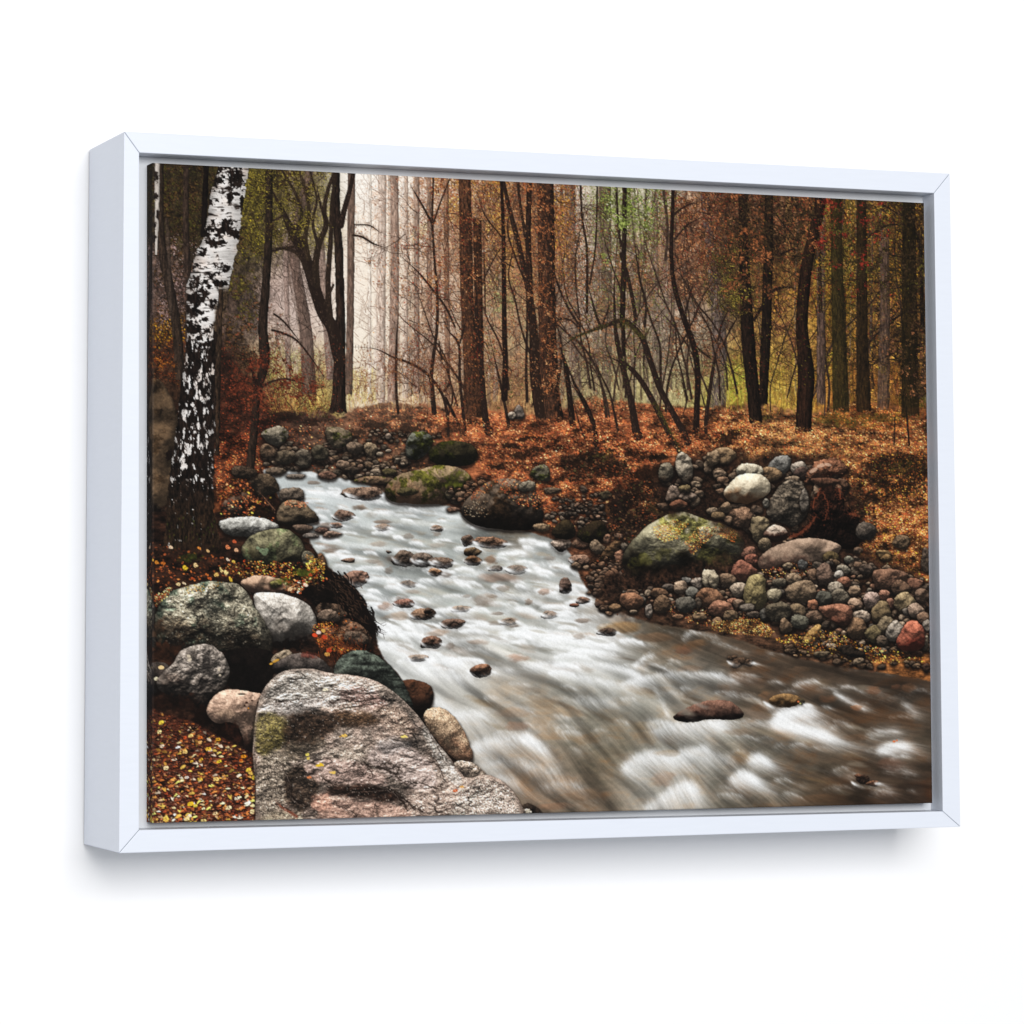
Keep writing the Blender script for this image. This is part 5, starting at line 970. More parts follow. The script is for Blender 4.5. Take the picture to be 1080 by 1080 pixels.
rock([(881,684),(890,679),(905,684),(914,690),(910,694),(892,692)], (52,42,34), sm=1, stri=1); stone(905,697,6,4,(130,112,90)); stone(866,690,9,4,(96,84,64)); stone(977,704,4,5,(60,36,28)); gloom(960,690,16,4,(24,14,10),.85)
# foliage hanging at the far right
litter([(915,478),(975,478),(978,535),(925,525)], 520, [(90,50,28),(150,84,36),(70,66,26),(50,32,20),(196,124,54)], .6, 1.3)
thicket(915, 978, 480, 530, 40, 14, .7, (26,17,12), depth=1)

# ---- 8. near bank on the left
NEAR = [(140,540),(180,540),(232,545),(250,510),(262,492),(275,500),(290,525),(320,545),(330,580),(352,604),(380,625),(394,662),(400,690),(420,710),(440,750),(480,800),(550,850),(560,890),(140,890)]
mn = mask_poly(NEAR, 2.0, 1, 2, 8, 61)
nb = np.clip(C3((44,28,20)) * (1 + 1.4 * fbm(PH, PW, 18, 5, 601, 1.4, .7, .75))[..., None], 0, 1)
tb = np.zeros((PH, PW), f32)
keep = ab                      # the birch foot stands in front of the soil
tmp = IMG[win(158,170,270,590)[1]:win(158,170,270,590)[3], win(158,170,270,590)[0]:win(158,170,270,590)[2]].copy()
IMG[:] = IMG * (1 - mn[..., None]) + nb * mn[..., None]
sl = (slice(win(158,170,270,590)[1], win(158,170,270,590)[3]), slice(win(158,170,270,590)[0], win(158,170,270,590)[2]))
footfade = np.clip((586 - YY[sl[0]]) / 14, 0, 1)
IMG[sl] = IMG[sl] * (1 - (keep * footfade)[..., None]) + tmp * (keep * footfade)[..., None]
litter([(226,520),(262,492),(285,520),(290,550),(232,548)], 260, [(176,92,50),(206,130,80),(120,56,32),(70,40,26),(196,150,60)], .8, 1.9)
stone(278,512,15,13,(66,54,40),tex=.4); stone(258,498,14,7,(50,38,28),tex=.5); stone(309,523,16,8.4,(104,94,84),under=(60,50,44)); rock([(290,548),(294,532),(304,526),(318,528),(330,538),(338,549),(326,553),(298,553)], (128,108,84), under=(64,52,40), tex=.3)
stone(246,533,11,10,(84,62,50)); stone(258,526,10,7,(60,42,32)); gloom(280,538,14,10,(20,12,8),.9)
litter([(228,505),(262,505),(275,535),(240,546),(228,530)], 150, LEAF, .8, 1.8); litter([(300,527),(325,530),(322,536),(300,533)], 40, [(176,110,76),(150,84,54)], .7, 1.4)
stone(319,557,10,4.6,(92,74,64)); stone(340,558.5,6,3,(144,106,96)); stone(339,559,7,3.4,(110,78,70)); stone(328,565,7.5,3,(124,120,118)); stone(350,563.5,9,3.4,(172,138,122))
limb([(273,518,1),(283,530,1.2),(290,538,1.2)], (110,76,56))
rock([(230,550),(240,546),(262,544),(282,547),(295,554),(292,561),(270,566),(245,566),(234,560)], (178,176,168), under=(116,112,104), tex=.28, flat=1.4)
# hanging root mass
rock([(300,594),(322,591),(346,602),(362,608),(376,622),(386,642),(396,660),(394,668),(386,668),(392,684),(380,690),(350,650),(320,625),(305,612)], (30,21,16), tex=.7, rough=2.0, jag=3.0, top=1.0, bot=.8)
out, tips = [], []
for _ in range(150):
    k = RG.random(); x = 335 + 50 * k + RG.normal(0, 5); y = 604 + 52 * k + RG.normal(0, 5); twig(x, y, .9 + RG.normal(0, .35), RG.uniform(8, 22), .9, 1, out, tips)
lines_to_dabs(out, C3((18,12,9)), .95)
rock([(338,660),(352,650),(372,652),(388,664),(394,684),(384,694),(360,692),(344,684)], (112,82,62), tex=.6, rough=2.0, jag=1.6, under=(60,42,32)); rock([(330,640),(346,634),(362,640),(366,652),(350,660),(334,654)], (84,66,52), tex=.6, rough=1.8, jag=1.4)
E_ = smooth([(326,594),(346,602),(364,611),(378,626),(388,645),(396,664)], 24); fr = []
for _ in range(190):
    q = E_[RG.integers(0, len(E_))]; x, y = q[0] + RG.normal(-3, 3.5), q[1] + RG.normal(2, 3); a = RG.normal(1.05, .3); l = RG.uniform(4, 13)
    fr.append(np.array([(x, y, RG.uniform(1.2, 2.6)), (x + math.cos(a) * l * .5, y + math.sin(a) * l * .5, 1.3), (x + math.cos(a + .3) * l, y + math.sin(a + .3) * l, .5)]))
lines_to_dabs(fr, C3((22,15,12)), .95)
fr = []
for _ in range(110):
    k = RG.random(); x = 318 + 66 * k + RG.normal(0, 7); y = 598 + 50 * k * k + RG.normal(6, 6); a = RG.normal(.95, .4); l = RG.uniform(3, 10); fr.append(np.array([(x, y, 1.0), (x + math.cos(a) * l, y + math.sin(a) * l, .5)]))
lines_to_dabs(fr, C3((86,62,46)), .6)
litter([(335,642),(372,650),(386,676),(360,690),(336,680)], 120, [(150,74,34),(110,52,28),(190,110,50),(74,38,22)], .7, 1.5)
dabs(RG.uniform(340,385,60), RG.uniform(606,655,60), .5, 1.4, -.7, pick([(90,64,48),(60,44,34),(130,100,80)],60), .6)
rock([(254,586),(256,572),(266,563),(286,557),(303,557),(316,567),(322,580),(321,592),(308,600),(286,601),(264,598)], (122,116,88), under=(86,78,54), tex=.42, moss=(94,100,70), mossw=-.06, bot=.55, flat=1.2, grain=2.2)
dabs([277,279,281,272],[581,583,580,578],[4,3,2.4,2],[2.6,3,2,1.6],.3,pick([(150,176,140),(136,160,124)],4,.05),.55)
rock([(318,582),(325,580),(332,586),(334,594),(324,598),(318,594)], (124,116,96)); rock([(334,586),(338,582),(343,588),(345,597),(340,600)], (120,84,58))
litter([(240,590),(325,594),(345,610),(330,620),(260,610),(236,604)], 330, [(214,150,60),(190,110,50),(226,180,100),(120,66,40),(196,74,34),(70,44,30)], .9, 2.1)
litter([(322,584),(342,592),(342,604),(325,606)], 70, [(226,180,70),(190,120,44),(214,150,90)], .9, 2.0)
rock([(252,616),(258,609),(275,606),(292,609),(300,612),(306,622),(290,626),(268,627)], (190,152,124), under=(150,112,92), tex=.16, rough=.4); stone(291,616,6,5,(92,96,40),tex=.5); gloom(303,613,10,5,(70,76,22),.8); gloom(320,603,14,5,(58,66,20),.8)
gloom(322,622,14,8,(18,12,9),.95)
litter([(160,572),(200,580),(236,588),(250,605),(240,614),(185,618),(160,625)], 240, [(120,62,34),(90,48,28),(166,90,44),(60,36,24),(44,28,20)], .8, 2.0)
litter([(296,612),(322,612),(318,626),(300,624)], 50, [(226,180,130),(214,140,90),(190,90,50)], 1, 2.2)
for (x, y, a, b, c) in [(180,577,3,3,(232,196,160)),(160,590,3,2.6,(224,164,50)),(165,593,3,3,(206,130,44)),(172,594,4,2.6,(196,110,40)),(195,599,5,3.4,(230,190,50)),(206,596,4,3,(236,200,140)),(210,578,3.4,2,(226,140,60)),(219,581,3,2,(230,180,120)),(240,577,4,3.4,(222,130,84)),(247,571,3,3,(206,96,56)),(249,580,3,3.4,(226,170,130)),(240,590,3,2,(236,210,180)),(246,592,2,2.6,(230,190,80)),(233,601,5,2,(236,206,130)),(228,606,4,3,(226,180,100)),(238,604,5,2.6,(240,216,140)),(243,611,5,2,(232,186,60)),(221,610,4,2,(190,96,44)),(188,616,4,2.4,(226,196,140)),(194,615,3,2,(236,210,170)),(169,600,3,2,(160,80,40)),(322,617,4,3,(240,214,190)),(306,621,5,2.6,(230,186,140)),(333,601,4,2,(214,110,40)),(327,606,3,2,(190,70,36)),(218,606,3,2,(200,110,50)),(203,610,3,2,(180,80,36))]:
    dabs([x, x + 1.2], [y, y + .6], [a * .62, a * .45], [b * .6, b * .4], [RG.uniform(0, 3), RG.uniform(0, 3)], C3(c), .95)
gloom(200,588,14,5,(46,56,18),.6)
# left edge stones, big rough boulder, pale boulder
rock([(140,640),(160,628),(166,650),(166,690),(140,700)], (74,66,58), tex=.5)
rock([(266,626),(278,624),(296,625),(316,631),(329,642),(335,655),(330,668),(314,674),(292,682),(282,672),(272,648)], (208,198,186), under=(128,118,108), tex=.26, rough=.9, top=1.12, bot=.75, flat=1.25, speck=.12); gloom(318,672,12,4,(40,34,30),.7); gloom(306,680,24,7,(14,10,8),.95); gloom(345,630,10,14,(16,11,8),.9)
rock([(163,650),(167,634),(178,622),(200,616),(224,613),(246,614),(260,622),(271,642),(280,660),(288,676),(284,692),(262,688),(240,684),(216,690),(196,694),(176,690),(164,676)], (142,134,114), under=(100,84,66), tex=.62, rough=1.9, jag=1.4, grain=2.4, moss=(78,88,74), mossw=-.08, speck=.22, bot=.62, flat=1.2)
gloom(180,688,26,12,(46,28,18),.85,3); gloom(168,664,8,14,(60,44,32),.7,4); gloom(226,640,10,14,(52,54,48),.55); gloom(250,652,12,8,(60,54,46),.5)
dabs(RG.uniform(175,275,260), RG.uniform(620,680,260), RG.uniform(.4,1.3,260), RG.uniform(.3,.9,260), RG.uniform(0,3,260), pick([(190,186,166),(160,158,140),(206,196,176)],260,.1), .3)
relief([(166,650),(180,622),(246,614),(284,680),(262,690),(180,690)], 20, .38, 881, 1.3, .8, .6)
litter([(195,618),(235,613),(228,620),(195,628)], 40, [(196,140,70),(214,170,90)], .7, 1.3); litter([(163,628),(182,618),(176,630),(164,640)], 60, [(206,140,76),(170,80,40),(226,180,120)], .9, 1.8)
stone(345,650,14,8,(110,92,80),tex=.4); litter([(328,660),(350,655),(372,672),(386,690),(360,690),(335,682)], 420, [(150,74,34),(110,52,28),(190,100,44),(74,38,22),(214,140,60)], .6, 1.5)
dabs([332,336,341,342,347,345],[670,667,665,672,686,690],[3,2.6,2.4,3,2.4,3],[2,2,2,2.4,3,2],[.3,0,.5,.2,1,0],pick([(222,140,40),(230,180,90),(236,206,190),(196,70,36)],6,.08),.95)
stone(376,672,14,8,(96,78,66),tex=.5)
brush(335,385,680,700,130,[(130,62,30),(90,44,24),(160,84,40)],10)
# dark pit and the stones around it
rock([(232,690),(250,683),(288,684),(290,700),(284,728),(268,736),(244,730),(236,712)], (22,16,13), tex=.5, shadow=.4, amb=.9, gain=.2)
rock([(284,696),(292,688),(304,684),(310,690),(304,698),(290,702)], (160,140,116)); dabs([291,286],[697,700],[4,2],[1.4,1],[-.4,-.3],pick([(214,160,60),(236,220,190)],2),.9)
rock([(285,704),(296,694),(314,688),(332,690),(346,700),(350,708),(330,712),(296,714)], (92,82,76), under=(54,48,46), tex=.35); gloom(325,691,10,4,(96,44,34),.6)
rock([(142,720),(150,704),(168,696),(180,702),(178,722),(160,734),(142,734)], (72,62,56), tex=.4); dabs([157,170,165],[703,704,716],[2.4,3.2,2.6],[2,2,2],0,pick([(226,214,180),(232,196,140)],3,.05),.95)
rock([(164,722),(172,708),(182,700),(187,686),(203,679),(224,678),(235,690),(242,706),(242,720),(232,728),(222,740),(216,750),(202,740),(184,734),(170,732)], (146,134,124), under=(72,60,52), tex=.5, rough=2.0, jag=1.2, grain=2.2, bot=.55, flat=1.2)
relief([(168,722),(187,688),(224,679),(242,718),(216,748),(184,734)], 16, .4, 891, 1.2, .8, .6)
gloom(190,738,24,7,(34,22,16),.9); gloom(200,690,8,5,(60,54,48),.5); gloom(220,705,5,10,(60,54,50),.5)
dabs([199,200,231,232],[692,696,706,712],[2.2,1.6,1.4,1.2],[1.6,2.4,2,1],[.5,.9,0,0],C3((214,196,170)),.85)
gloom(225,758,30,14,(20,11,7),.97,3); gloom(240,775,22,16,(20,11,7),.95,4); gloom(180,742,24,8,(26,15,10),.9,5)
rock([(216,752),(222,738),(232,728),(248,727),(266,730),(278,731),(276,745),(268,758),(266,780),(268,796),(258,794),(254,770),(244,760),(228,764)], (214,172,146), under=(104,70,54), tex=.28, top=1.1, bot=.5, rough=.8, sm=2)
gloom(238,752,12,6,(160,134,112),.5); gloom(246,772,8,12,(40,22,15),.8); dabs([255,260,258,262,266,272],[732,741,744,747,739,741],[4,1.6,1.2,1,1.4,1],[1,1.2,1,1,1,1],0,pick([(196,130,40),(50,30,22),(60,36,26),(70,44,30)],6),.9)

# leaf carpet in the corner
rnd = [(140,745),(165,748),(200,760),(235,780),(262,792),(275,800),(275,885),(140,885)]
mk = mask_poly(rnd, 3, 1, 3, 8, 71); cb = np.clip(C3((74,40,27)) * (1 + 1.5 * fbm(PH, PW, 9, 4, 701, 1.5, .7, .8))[..., None], 0, 1)
IMG[:] = IMG * (1 - mk[..., None]) + cb * mk[..., None]
def carpet(n, a0, a1, cols, poly=rnd, bias=0):
    x, y = inside(poly, n); o = np.argsort(y); x, y = x[o], y[o]; d = np.clip((y - 745) / 120, .0, 1)
    s = RG.uniform(a0, a1, n) * (.75 + .5 * d)
    c = pick(cols, n, .16) * (.55 + .55 * np.clip(d + .25, 0, 1))[:, None]
    th = RG.normal(0, .5, n)
    dabs(x + .5, y + .7, s, s * .55, th, C3((30,16,11)), .6, batch=150)
    dabs(x, y, s, s * RG.uniform(.22, .5, n), th, np.clip(c, 0, 1), .95, batch=150)
    dabs(x + s * .4, y - s * .2, s * .62, s * .28, th + RG.normal(.8, .4, n), np.clip(c * 1.12, 0, 1), .8, batch=150)
carpet(2200, .7, 1.8, [(130,66,42),(100,52,38),(160,84,50),(80,44,34),(150,98,72),(116,84,70)])
carpet(520, 1.0, 2.6, [(184,104,52),(166,84,46),(204,140,70),(146,66,38),(206,166,120)])
carpet(170, 1.5, 3.3, [(222,180,84),(232,206,150),(214,156,70),(230,204,176),(196,116,60)], [(150,790),(180,770),(225,768),(272,805),(274,870),(150,870)])
carpet(420, .6, 1.9, [(60,34,26),(84,46,32),(44,26,20),(110,62,42),(140,86,58)])
for (x, y, a, b, c) in [(170,762,5,4,(246,216,70)),(168,772,4,4,(244,226,150)),(201,776,5,3.4,(244,206,120)),(211,778,5,3,(222,110,40)),(211,783,3,4,(240,180,110)),(230,780,5,3,(206,150,40)),(195,778,3,3,(216,90,40)),(220,790,5,3,(246,196,60)),(231,803,5,3,(246,210,50)),(257,798,5,3,(240,150,30)),(254,802,3,3,(226,110,30)),(262,812,5,4,(246,204,70)),(268,820,4,5,(248,214,60)),(175,810,5,4,(246,216,160)),(201,848,6,4.4,(248,196,40)),(206,850,4,3,(248,220,80)),(241,852,6,4,(244,224,170)),(266,856,4,5,(246,220,160)),(197,864,5,3.6,(246,220,150)),(175,864,6,3.6,(246,206,90)),(215,866,6,3,(244,214,130)),(190,864,4,3,(214,110,60)),(227,858,5,3,(240,206,150)),(211,822,5,2.6,(240,200,70)),(197,820,4,2.4,(240,236,220)),(228,822,6,3,(246,206,120)),(250,842,5,3,(240,230,200)),(212,801,4,2.6,(226,170,50)),(202,803,3,2.4,(240,180,60)),(171,787,3.6,3.6,(246,220,190)),(195,793,5,3,(244,200,120))]:
    dabs([x, x + a * .3, x - a * .25], [y, y - b * .18, y + b * .2], [a * .55, a * .34, a * .3], [b * .5, b * .34, b * .3], [RG.uniform(-.5, .5), 1, -.6], C3(c) * np.array([[1], [1.0], [.92]], f32), .97)

# the striped rock, the brown one and the speckled granite behind the main boulder
rock([(420,728),(422,717),(436,716),(452,720),(457,730),(457,742),(449,754),(444,758),(432,748)], (86,54,36), under=(40,25,18), tex=.3, bot=.5)
rock([(350,712),(354,698),(362,690),(374,685),(388,687),(402,694),(416,706),(428,724),(437,744),(434,752),(420,738),(396,722),(370,716)], (88,96,96), tex=.5, rough=.8, stri=.6, bot=.7)
for a in [] and [[(372,688,3),(366,700,5),(374,706,4)], [(384,690,3),(376,698,3),(372,706,2.4)], [(396,694,2.4),(388,704,3),(398,712,4),(400,716,3)], [(362,694,1.6),(356,702,2)]]: limb(a, (196,194,170), hi=(226,222,200))
for a in [] and [[(378,688,2),(368,694,1.6)], [(404,697,3),(412,712,4),(424,730,4)]]: limb(a, (40,46,46), hi=(90,100,100))
rock([(445,758),(449,748),(460,744),(474,750),(486,764),(494,780),(499,796),(497,804),(480,802),(468,790),(456,774)], (206,170,136), under=(170,128,100), tex=.2, rough=.5, speck=.28, grain=2, top=1.1, bot=.8, flat=1.1)
rock([(476,806),(486,801),(500,805),(512,814),(514,824),(500,826),(484,820)], (190,166,146), tex=.25, speck=.4); 
rock([(548,850),(556,846),(566,850),(576,862),(560,870),(545,862)], (58,46,38), tex=.3); stone(556,858,6,5,(206,200,180),speck=.5)
# the main boulder in the foreground
MAIN = [(268,768),(269,754),(273,738),(278,726),(288,714),(302,706),(326,705),(348,710),(372,711),(394,716),(414,728),(430,742),(444,758),(458,780),(472,796),(484,812),(492,822),(512,815),(532,824),(545,840),(556,860),(556,890),(268,890),(270,830),(266,800)]
rock(MAIN, (210,180,162), tex=.32, rough=1.0, sm=1, shadow=.6, amb=.5, gain=.85, top=1.08, bot=.95, flat=2.6, speck=.2, grain=2.0, moss=(140,126,114), mossw=-.04)
def patch(poly, col, al, seed, tex=.4, speck=0.0, soft=5.0, amp=4.0, thr=None):
    P = chaikin(poly, 2); i0, j0, i1, j1 = win(P[:, 0].min() - 8, P[:, 1].min() - 8, P[:, 0].max() + 8, P[:, 1].max() + 8)
    h, w = j1 - j0, i1 - i0; d = sdf(P, XX[:, i0:i1], YY[j0:j1]) + fbm(h, w, 16, 4, seed, gain=.7) * amp
    a = np.clip(d / soft + .5, 0, 1) * al; n = fbm(h, w, 9, 4, seed + 1, gain=.75); s1 = vnoise(h, w, 1.8, 1.8, seed + 2)
    c = C3(col) * (1 + tex * 1.6 * n + speck * ((s1 > .7) * 1. - (s1 < .28) * 1.))[..., None]
    blend((slice(j0, j1), slice(i0, i1)), np.clip(c, 0, 1), a.astype(f32))
patch([(276,738),(290,716),(310,708),(345,713),(352,726),(330,738),(300,740)], (112,108,100), .75, 801, .35, .35)
patch([(270,748),(290,738),(330,736),(362,728),(372,740),(340,748),(300,752),(274,756)], (206,194,184), .7, 802, .25, .2)
patch([(286,716),(304,707),(345,710),(380,714),(404,726),(390,738),(350,736),(300,738),(276,744)], (190,178,166), .5, 830, .3, .3)
patch([(272,770),(300,764),(330,772),(350,782),(330,796),(300,806),(272,800)], (84,74,60), .55, 831, .5, .3)
patch([(268,756),(282,750),(302,756),(304,770),(298,788),(282,796),(268,794)], (100,90,44), .65, 803, .7, .3)
patch([(300,766),(306,756),(325,750),(350,748),(380,752),(402,756),(396,768),(370,766),(350,770),(335,782),(310,786),(300,784)], (44,33,25), .82, 804, .9, .3, 7.0, 7.0)
patch([(352,752),(392,750),(402,758),(392,764),(356,762)], (88,66,46), .45, 805, .6, .3)
patch([(355,726),(380,722),(408,738),(404,748),(382,746),(360,740)], (186,150,138), .7, 806, .3, .2)
patch([(395,742),(425,748),(440,772),(432,778),(410,770),(398,758)], (166,140,122), .6, 807, .3, .45)
patch([(270,796),(300,790),(310,812),(306,838),(290,862),(270,866)], (124,112,98), .8, 808, .4, .45)
patch([(300,812),(320,806),(338,820),(334,846),(318,858),(300,846)], (52,42,34), .85, 809, .7, .3)
patch([(318,806),(340,798),(370,802),(400,812),(412,828),(385,828),(345,826),(326,822)], (198,166,152), .7, 810, .25, .15)
patch([(385,790),(410,782),(440,790),(458,806),(464,830),(448,836),(425,826),(404,812),(388,806)], (196,174,164), .65, 811, .25, .15)
patch([(395,780),(420,778),(438,786),(420,794),(402,796)], (128,122,118), .6, 812, .3, .3)
patch([(348,790),(380,784),(392,796),(372,802),(346,802)], (158,142,126), .6, 813, .3, .35)
patch([(345,828),(380,826),(412,832),(428,846),(400,846),(372,838),(345,842)], (40,28,22), .9, 814, .6, .2)
patch([(340,842),(372,842),(410,848),(440,856),(420,870),(350,872)], (190,152,134), .75, 815, .3, .15)
patch([(334,850),(350,846),(372,860),(372,872),(336,872)], (196,154,134), .6, 816, .2, .1)
patch([(428,832),(460,838),(486,828),(500,842),(470,862),(440,860)], (168,146,132), .6, 817, .3, .4)
patch([(492,826),(515,818),(534,828),(546,846),(550,866),(470,866),(480,842)], (178,160,146), .7, 818, .2, .55)
patch([(446,760),(456,778),(472,798),(482,814),(490,824),(484,832),(468,818),(458,796),(446,776)], (206,196,184), .6, 819, .3, .25, 3, 2)
patch([(455,800),(466,812),(474,828),(466,834),(458,820)], (150,134,122), .6, 820, .4, .3, 3, 2)
patch([(276,862),(300,852),(320,858),(318,872),(274,872)], (176,158,132), .6, 821, .3, .45)
patch([(330,838),(345,836),(352,850),(338,858),(326,852)], (180,132,112), .7, 822, .3, .2)
relief(MAIN[:20] + [(556,880),(268,880)], 40, .36, 861, 1.4, .85, .6)
relief([(275,742),(300,712),(345,712),(400,724),(430,745),(400,750),(330,742)], 22, .35, 866, 1.8, .7, .5)
relief(MAIN[:20] + [(556,880),(268,880)], 9, .16, 871, 1.3, .8, .0)
# cracks and ledges
for c in [[(387,798,1),(386,804,1.6),(394,808,3),(408,808,4),(418,816,3),(424,824,2)], [(400,804,2),(412,804,3),(420,810,2),(418,818,3)], [(424,826,2),(440,826,2),(460,832,2),(466,826,1.6)], [(350,838,3),(368,834,3),(388,832,4),(404,830,3),(420,836,3),(432,846,4),(446,856,3)], [(410,830,2),(424,844,4),(430,856,3)],
          [(386,806,1),(392,816,1.4),(388,826,1)], [(376,808,.8),(384,818,1)], [(290,848,1),(300,852,2),(312,858,2)], [(268,762,1),(268,800,1.4),(270,860,1.6)], [(350,742,3),(362,738,3),(376,740,2),(392,738,2)], [(358,748,3),(380,744,3),(398,742,2)], [(370,732,1),(384,728,1.6),(394,736,1)], [(395,752,2),(404,744,2),(402,738,1)], [(280,736,1),(300,740,1.6),(330,736,1),(352,742,2)],
          [(448,764,1),(458,784,1.4),(470,806,1)], [(456,796,1),(464,812,1.4),(470,826,1)], [(350,848,1),(372,856,1),(376,866,1)], [(395,848,1),(398,862,1)], [(340,820,2),(348,826,3),(356,828,2)], [(296,806,1),(306,824,2),(310,840,3),(322,848,2)], [(318,800,1),(312,812,2)]]: crack(c)
limb([(291,846,1.6),(298,852,2.2),(308,858,2.6),(314,862,2)], (120,72,54), hi=(160,104,84))
n = 1700; x, y = inside(MAIN[:20] + [(556,866),(270,866)], n); dabs(x, y, RG.uniform(.3, .8, n), RG.uniform(.3, .6, n), RG.uniform(0, 3, n), pick([(40,32,28),(60,50,44),(224,210,196),(206,190,176),(84,70,60)], n, .1), .5)
for (x, y, a, b, c) in [(343,727.5,5,3,(240,224,190)),(324,796,3,3,(240,216,100)),(325,800,2.4,3,(232,200,90)),(337,807,7,3,(236,190,40)),(350,815,5,2,(236,190,110)),(326,820,4,2.4,(222,130,80)),(363,776,5,3,(240,190,90)),(426,777,6,2.4,(240,214,110)),(352,815,3,3,(232,190,90)),(480,834,4,3,(206,96,40)),(487,830,4,2,(214,150,60)),(359,777,2,1.4,(236,170,80)),(302,870,3,2,(230,180,80))]:
    dabs([x, x + a * .3], [y, y - b * .2], [a * .6, a * .4], [b * .5, b * .36], [RG.uniform(-.3, .3), .6], C3(c), .97)
gloom(352,706,12,3,(70,66,60),.4)

# ---- 9. the print as a whole: crisp grain, a little contrast
IMG[:] = np.clip(IMG, 0, 1)
soft_ = boxblur(IMG, 2); IMG[:] = np.clip(IMG + .32 * (IMG - soft_), 0, 1)
g_ = IMG.mean(2, keepdims=True); IMG[:] = g_ + (IMG - g_) * .92
IMG[:] = IMG + .30 * (IMG * IMG * (3 - 2 * IMG) - IMG)
IMG *= (1 + .05 * (vnoise(PH, PW, 1.3, 1.3, 901) - .5) * 2)[..., None]
np.clip(IMG, 0, 1, out=IMG)

# ---------------------------------------------------------------- the canvas that carries the print
LIT = 1.19                           # light falling on the print: paint values are divided by it
# the print was drawn on a sheet seen in perspective; this takes a place on the canvas face to a place on that sheet
SHEET = np.array([[933.7789594, 6.2304396, 587.8817812], [62.824803, -943.1760581, 521.7334281], [0.099065, 0.0188663, 1.0]])
def to_sheet(x, y):
    q = np.stack([x, y, np.ones_like(x)], -1) @ SHEET.T
    return q[..., 0] / q[..., 2], q[..., 1] / q[..., 2]
CZ = -.004; SIDE = .024; RAD = .0022
NU, NV, NS = 1080, 880, 22
def track(n):                              # parameter along one direction: side, fold, face, fold, side
    return np.concatenate([-np.linspace(1, 0, NS, endpoint=False), np.linspace(0, 1, n), 1 + np.linspace(0, 1, NS + 1)[1:]])
tu, tv = track(NU), track(NV)
def unfold(t, n):                          # -> position 0..1 on the face, depth behind it, mirrored print position
    over = np.where(t < 0, -t, np.where(t > 1, t - 1, 0)) * SIDE
    return np.clip(t, 0, 1), over, np.where(t < 0, -t * SIDE, np.where(t > 1, 1 - (t - 1) * SIDE, t))
fu, ou, mu = unfold(tu, NU); mu = np.where(tu < 0, mu + .012, mu); fv, ov, mv = unfold(tv, NV)
c = np.array(CAN)
def on_face(s, t): return ((1 - s) * (1 - t))[..., None] * c[0] + (s * (1 - t))[..., None] * c[1] + (s * t)[..., None] * c[2] + ((1 - s) * t)[..., None] * c[3]
Sg, Tg = np.meshgrid(fu, fv); XY = on_face(Sg, Tg)
dep = np.maximum(ou[None, :], ov[:, None])
# ease the fold: points near the edge of the face sink a little
eu = np.minimum(fu, 1 - fu); ev = np.minimum(fv, 1 - fv); e = np.minimum(eu[None, :] * .93, ev[:, None] * .70)
z = CZ - dep - RAD * .45 * np.clip(1 - e / RAD, 0, 1) ** 2
Smg, Tmg = np.meshgrid(mu, mv); XYm = on_face(Smg, Tmg)
px, py = to_sheet(XYm[..., 0], XYm[..., 1])
gx = np.clip((px - PX0) * S - .5, 0, PW - 1.01); gy = np.clip((py - PY0) * S - .5, 0, PH - 1.01)
ix, iy = gx.astype(int), gy.astype(int); fx, fy = (gx - ix)[..., None], (gy - iy)[..., None]
pix = IMG[iy, ix] * (1 - fx) * (1 - fy) + IMG[iy, ix + 1] * fx * (1 - fy) + IMG[iy + 1, ix] * (1 - fx) * fy + IMG[iy + 1, ix + 1] * fx * fy
worn = (np.exp(-((tu * .933 * 1000 - .3) / 1.1) ** 2) * .16)[None, :, None]     # the ink is rubbed thin along the left fold
pix = pix * (1 - worn) + np.array((.62, .60, .62)) * worn
lin = np.where(pix <= .04045, pix / 12.92, ((pix + .055) / 1.055) ** 2.4) / LIT
rgba = np.ones((*lin.shape[:2], 4), np.float32); rgba[..., :3] = np.clip(lin, 0, 1)
pos = np.stack([XY[..., 0] * U, -z * U - FRAME_DEPTH * U, XY[..., 1] * U], -1).astype(np.float32)
H_, W_ = pos.shape[:2]
idx = np.arange(H_ * W_).reshape(H_, W_)
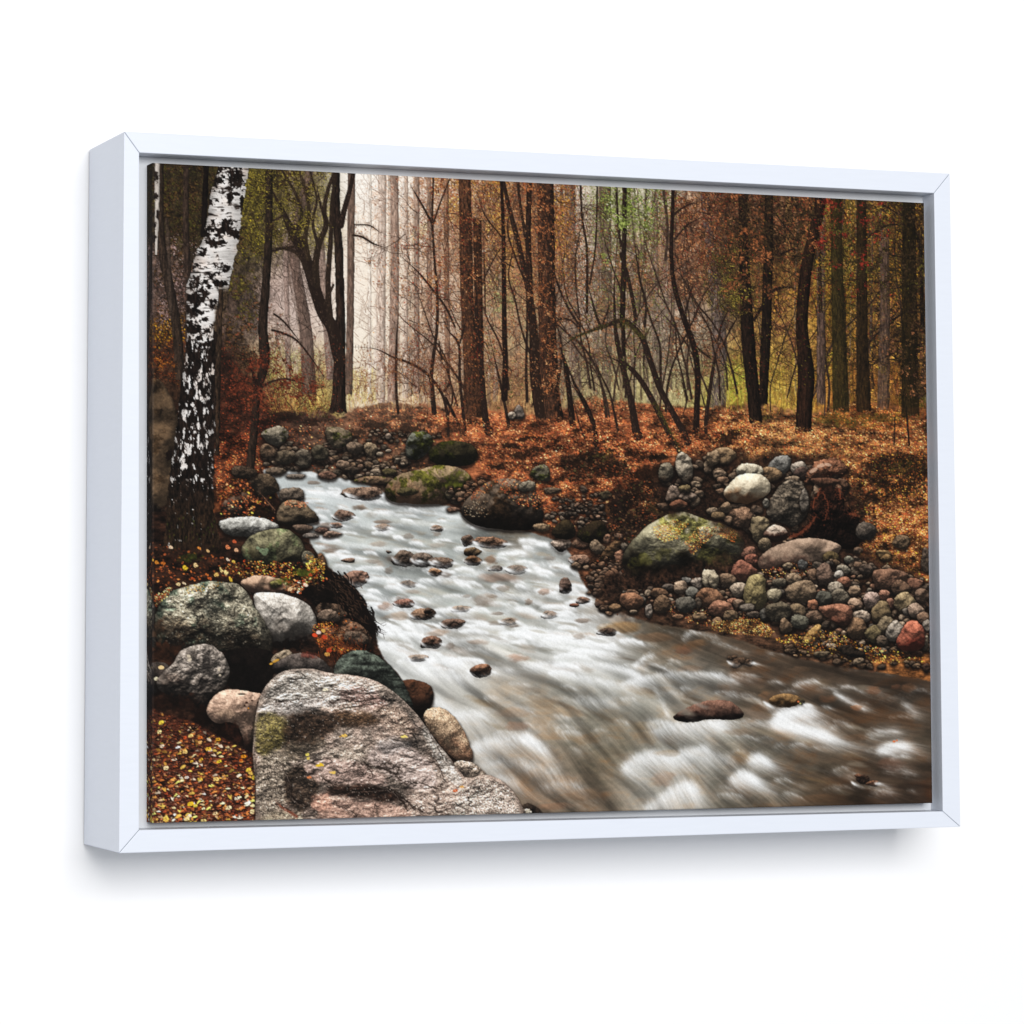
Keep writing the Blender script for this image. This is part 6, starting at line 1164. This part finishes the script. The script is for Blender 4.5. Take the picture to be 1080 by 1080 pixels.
quads = np.stack([idx[:-1, :-1], idx[1:, :-1], idx[1:, 1:], idx[:-1, 1:]], -1)
cu = (tu[:-1] < -1e-9) | (tu[1:] > 1 + 1e-9); cv = (tv[:-1] < -1e-9) | (tv[1:] > 1 + 1e-9)
quads = quads[~(cu[None, :] & cv[:, None])].astype(np.int32)
used = np.zeros(H_ * W_, bool); used[quads.ravel()] = True; remap = np.cumsum(used) - 1; quads = remap[quads].astype(np.int32)
pos = pos.reshape(-1, 3)[used]; rgba = rgba.reshape(-1, 4)[used]
me = bpy.data.meshes.new('canvas'); n = len(quads)
me.vertices.add(len(pos)); me.vertices.foreach_set('co', pos.ravel())
me.loops.add(n * 4); me.loops.foreach_set('vertex_index', quads.ravel())
me.polygons.add(n); me.polygons.foreach_set('loop_start', np.arange(0, n * 4, 4, dtype=np.int32))
me.update(calc_edges=True)
at = me.color_attributes.new('print', 'FLOAT_COLOR', 'POINT'); at.data.foreach_set('color', rgba.ravel())
canvas = bpy.data.objects.new('canvas', me); COL.objects.link(canvas); canvas.parent = pic
m_print, nt, b = material('canvas_print', (.5, .5, .5), .75, .08)
an = nt.nodes.new('ShaderNodeVertexColor'); an.layer_name = 'print'; nt.links.new(an.outputs['Color'], b.inputs['Base Color'])
# woven canvas
tc = nt.nodes.new('ShaderNodeTexCoord'); heights = []
for d in ('X', 'Z'):
    w = nt.nodes.new('ShaderNodeTexWave'); w.bands_direction = d; w.inputs['Scale'].default_value = 420; w.inputs['Distortion'].default_value = .6
    nt.links.new(tc.outputs['Object'], w.inputs['Vector']); heights.append(w)
ad = nt.nodes.new('ShaderNodeMath'); ad.operation = 'ADD'
nt.links.new(heights[0].outputs['Fac'], ad.inputs[0]); nt.links.new(heights[1].outputs['Fac'], ad.inputs[1])
bp = nt.nodes.new('ShaderNodeBump'); bp.inputs['Strength'].default_value = .08; bp.inputs['Distance'].default_value = .0003
nt.links.new(ad.outputs[0], bp.inputs['Height']); nt.links.new(bp.outputs['Normal'], b.inputs['Normal'])
me.materials.append(m_print)
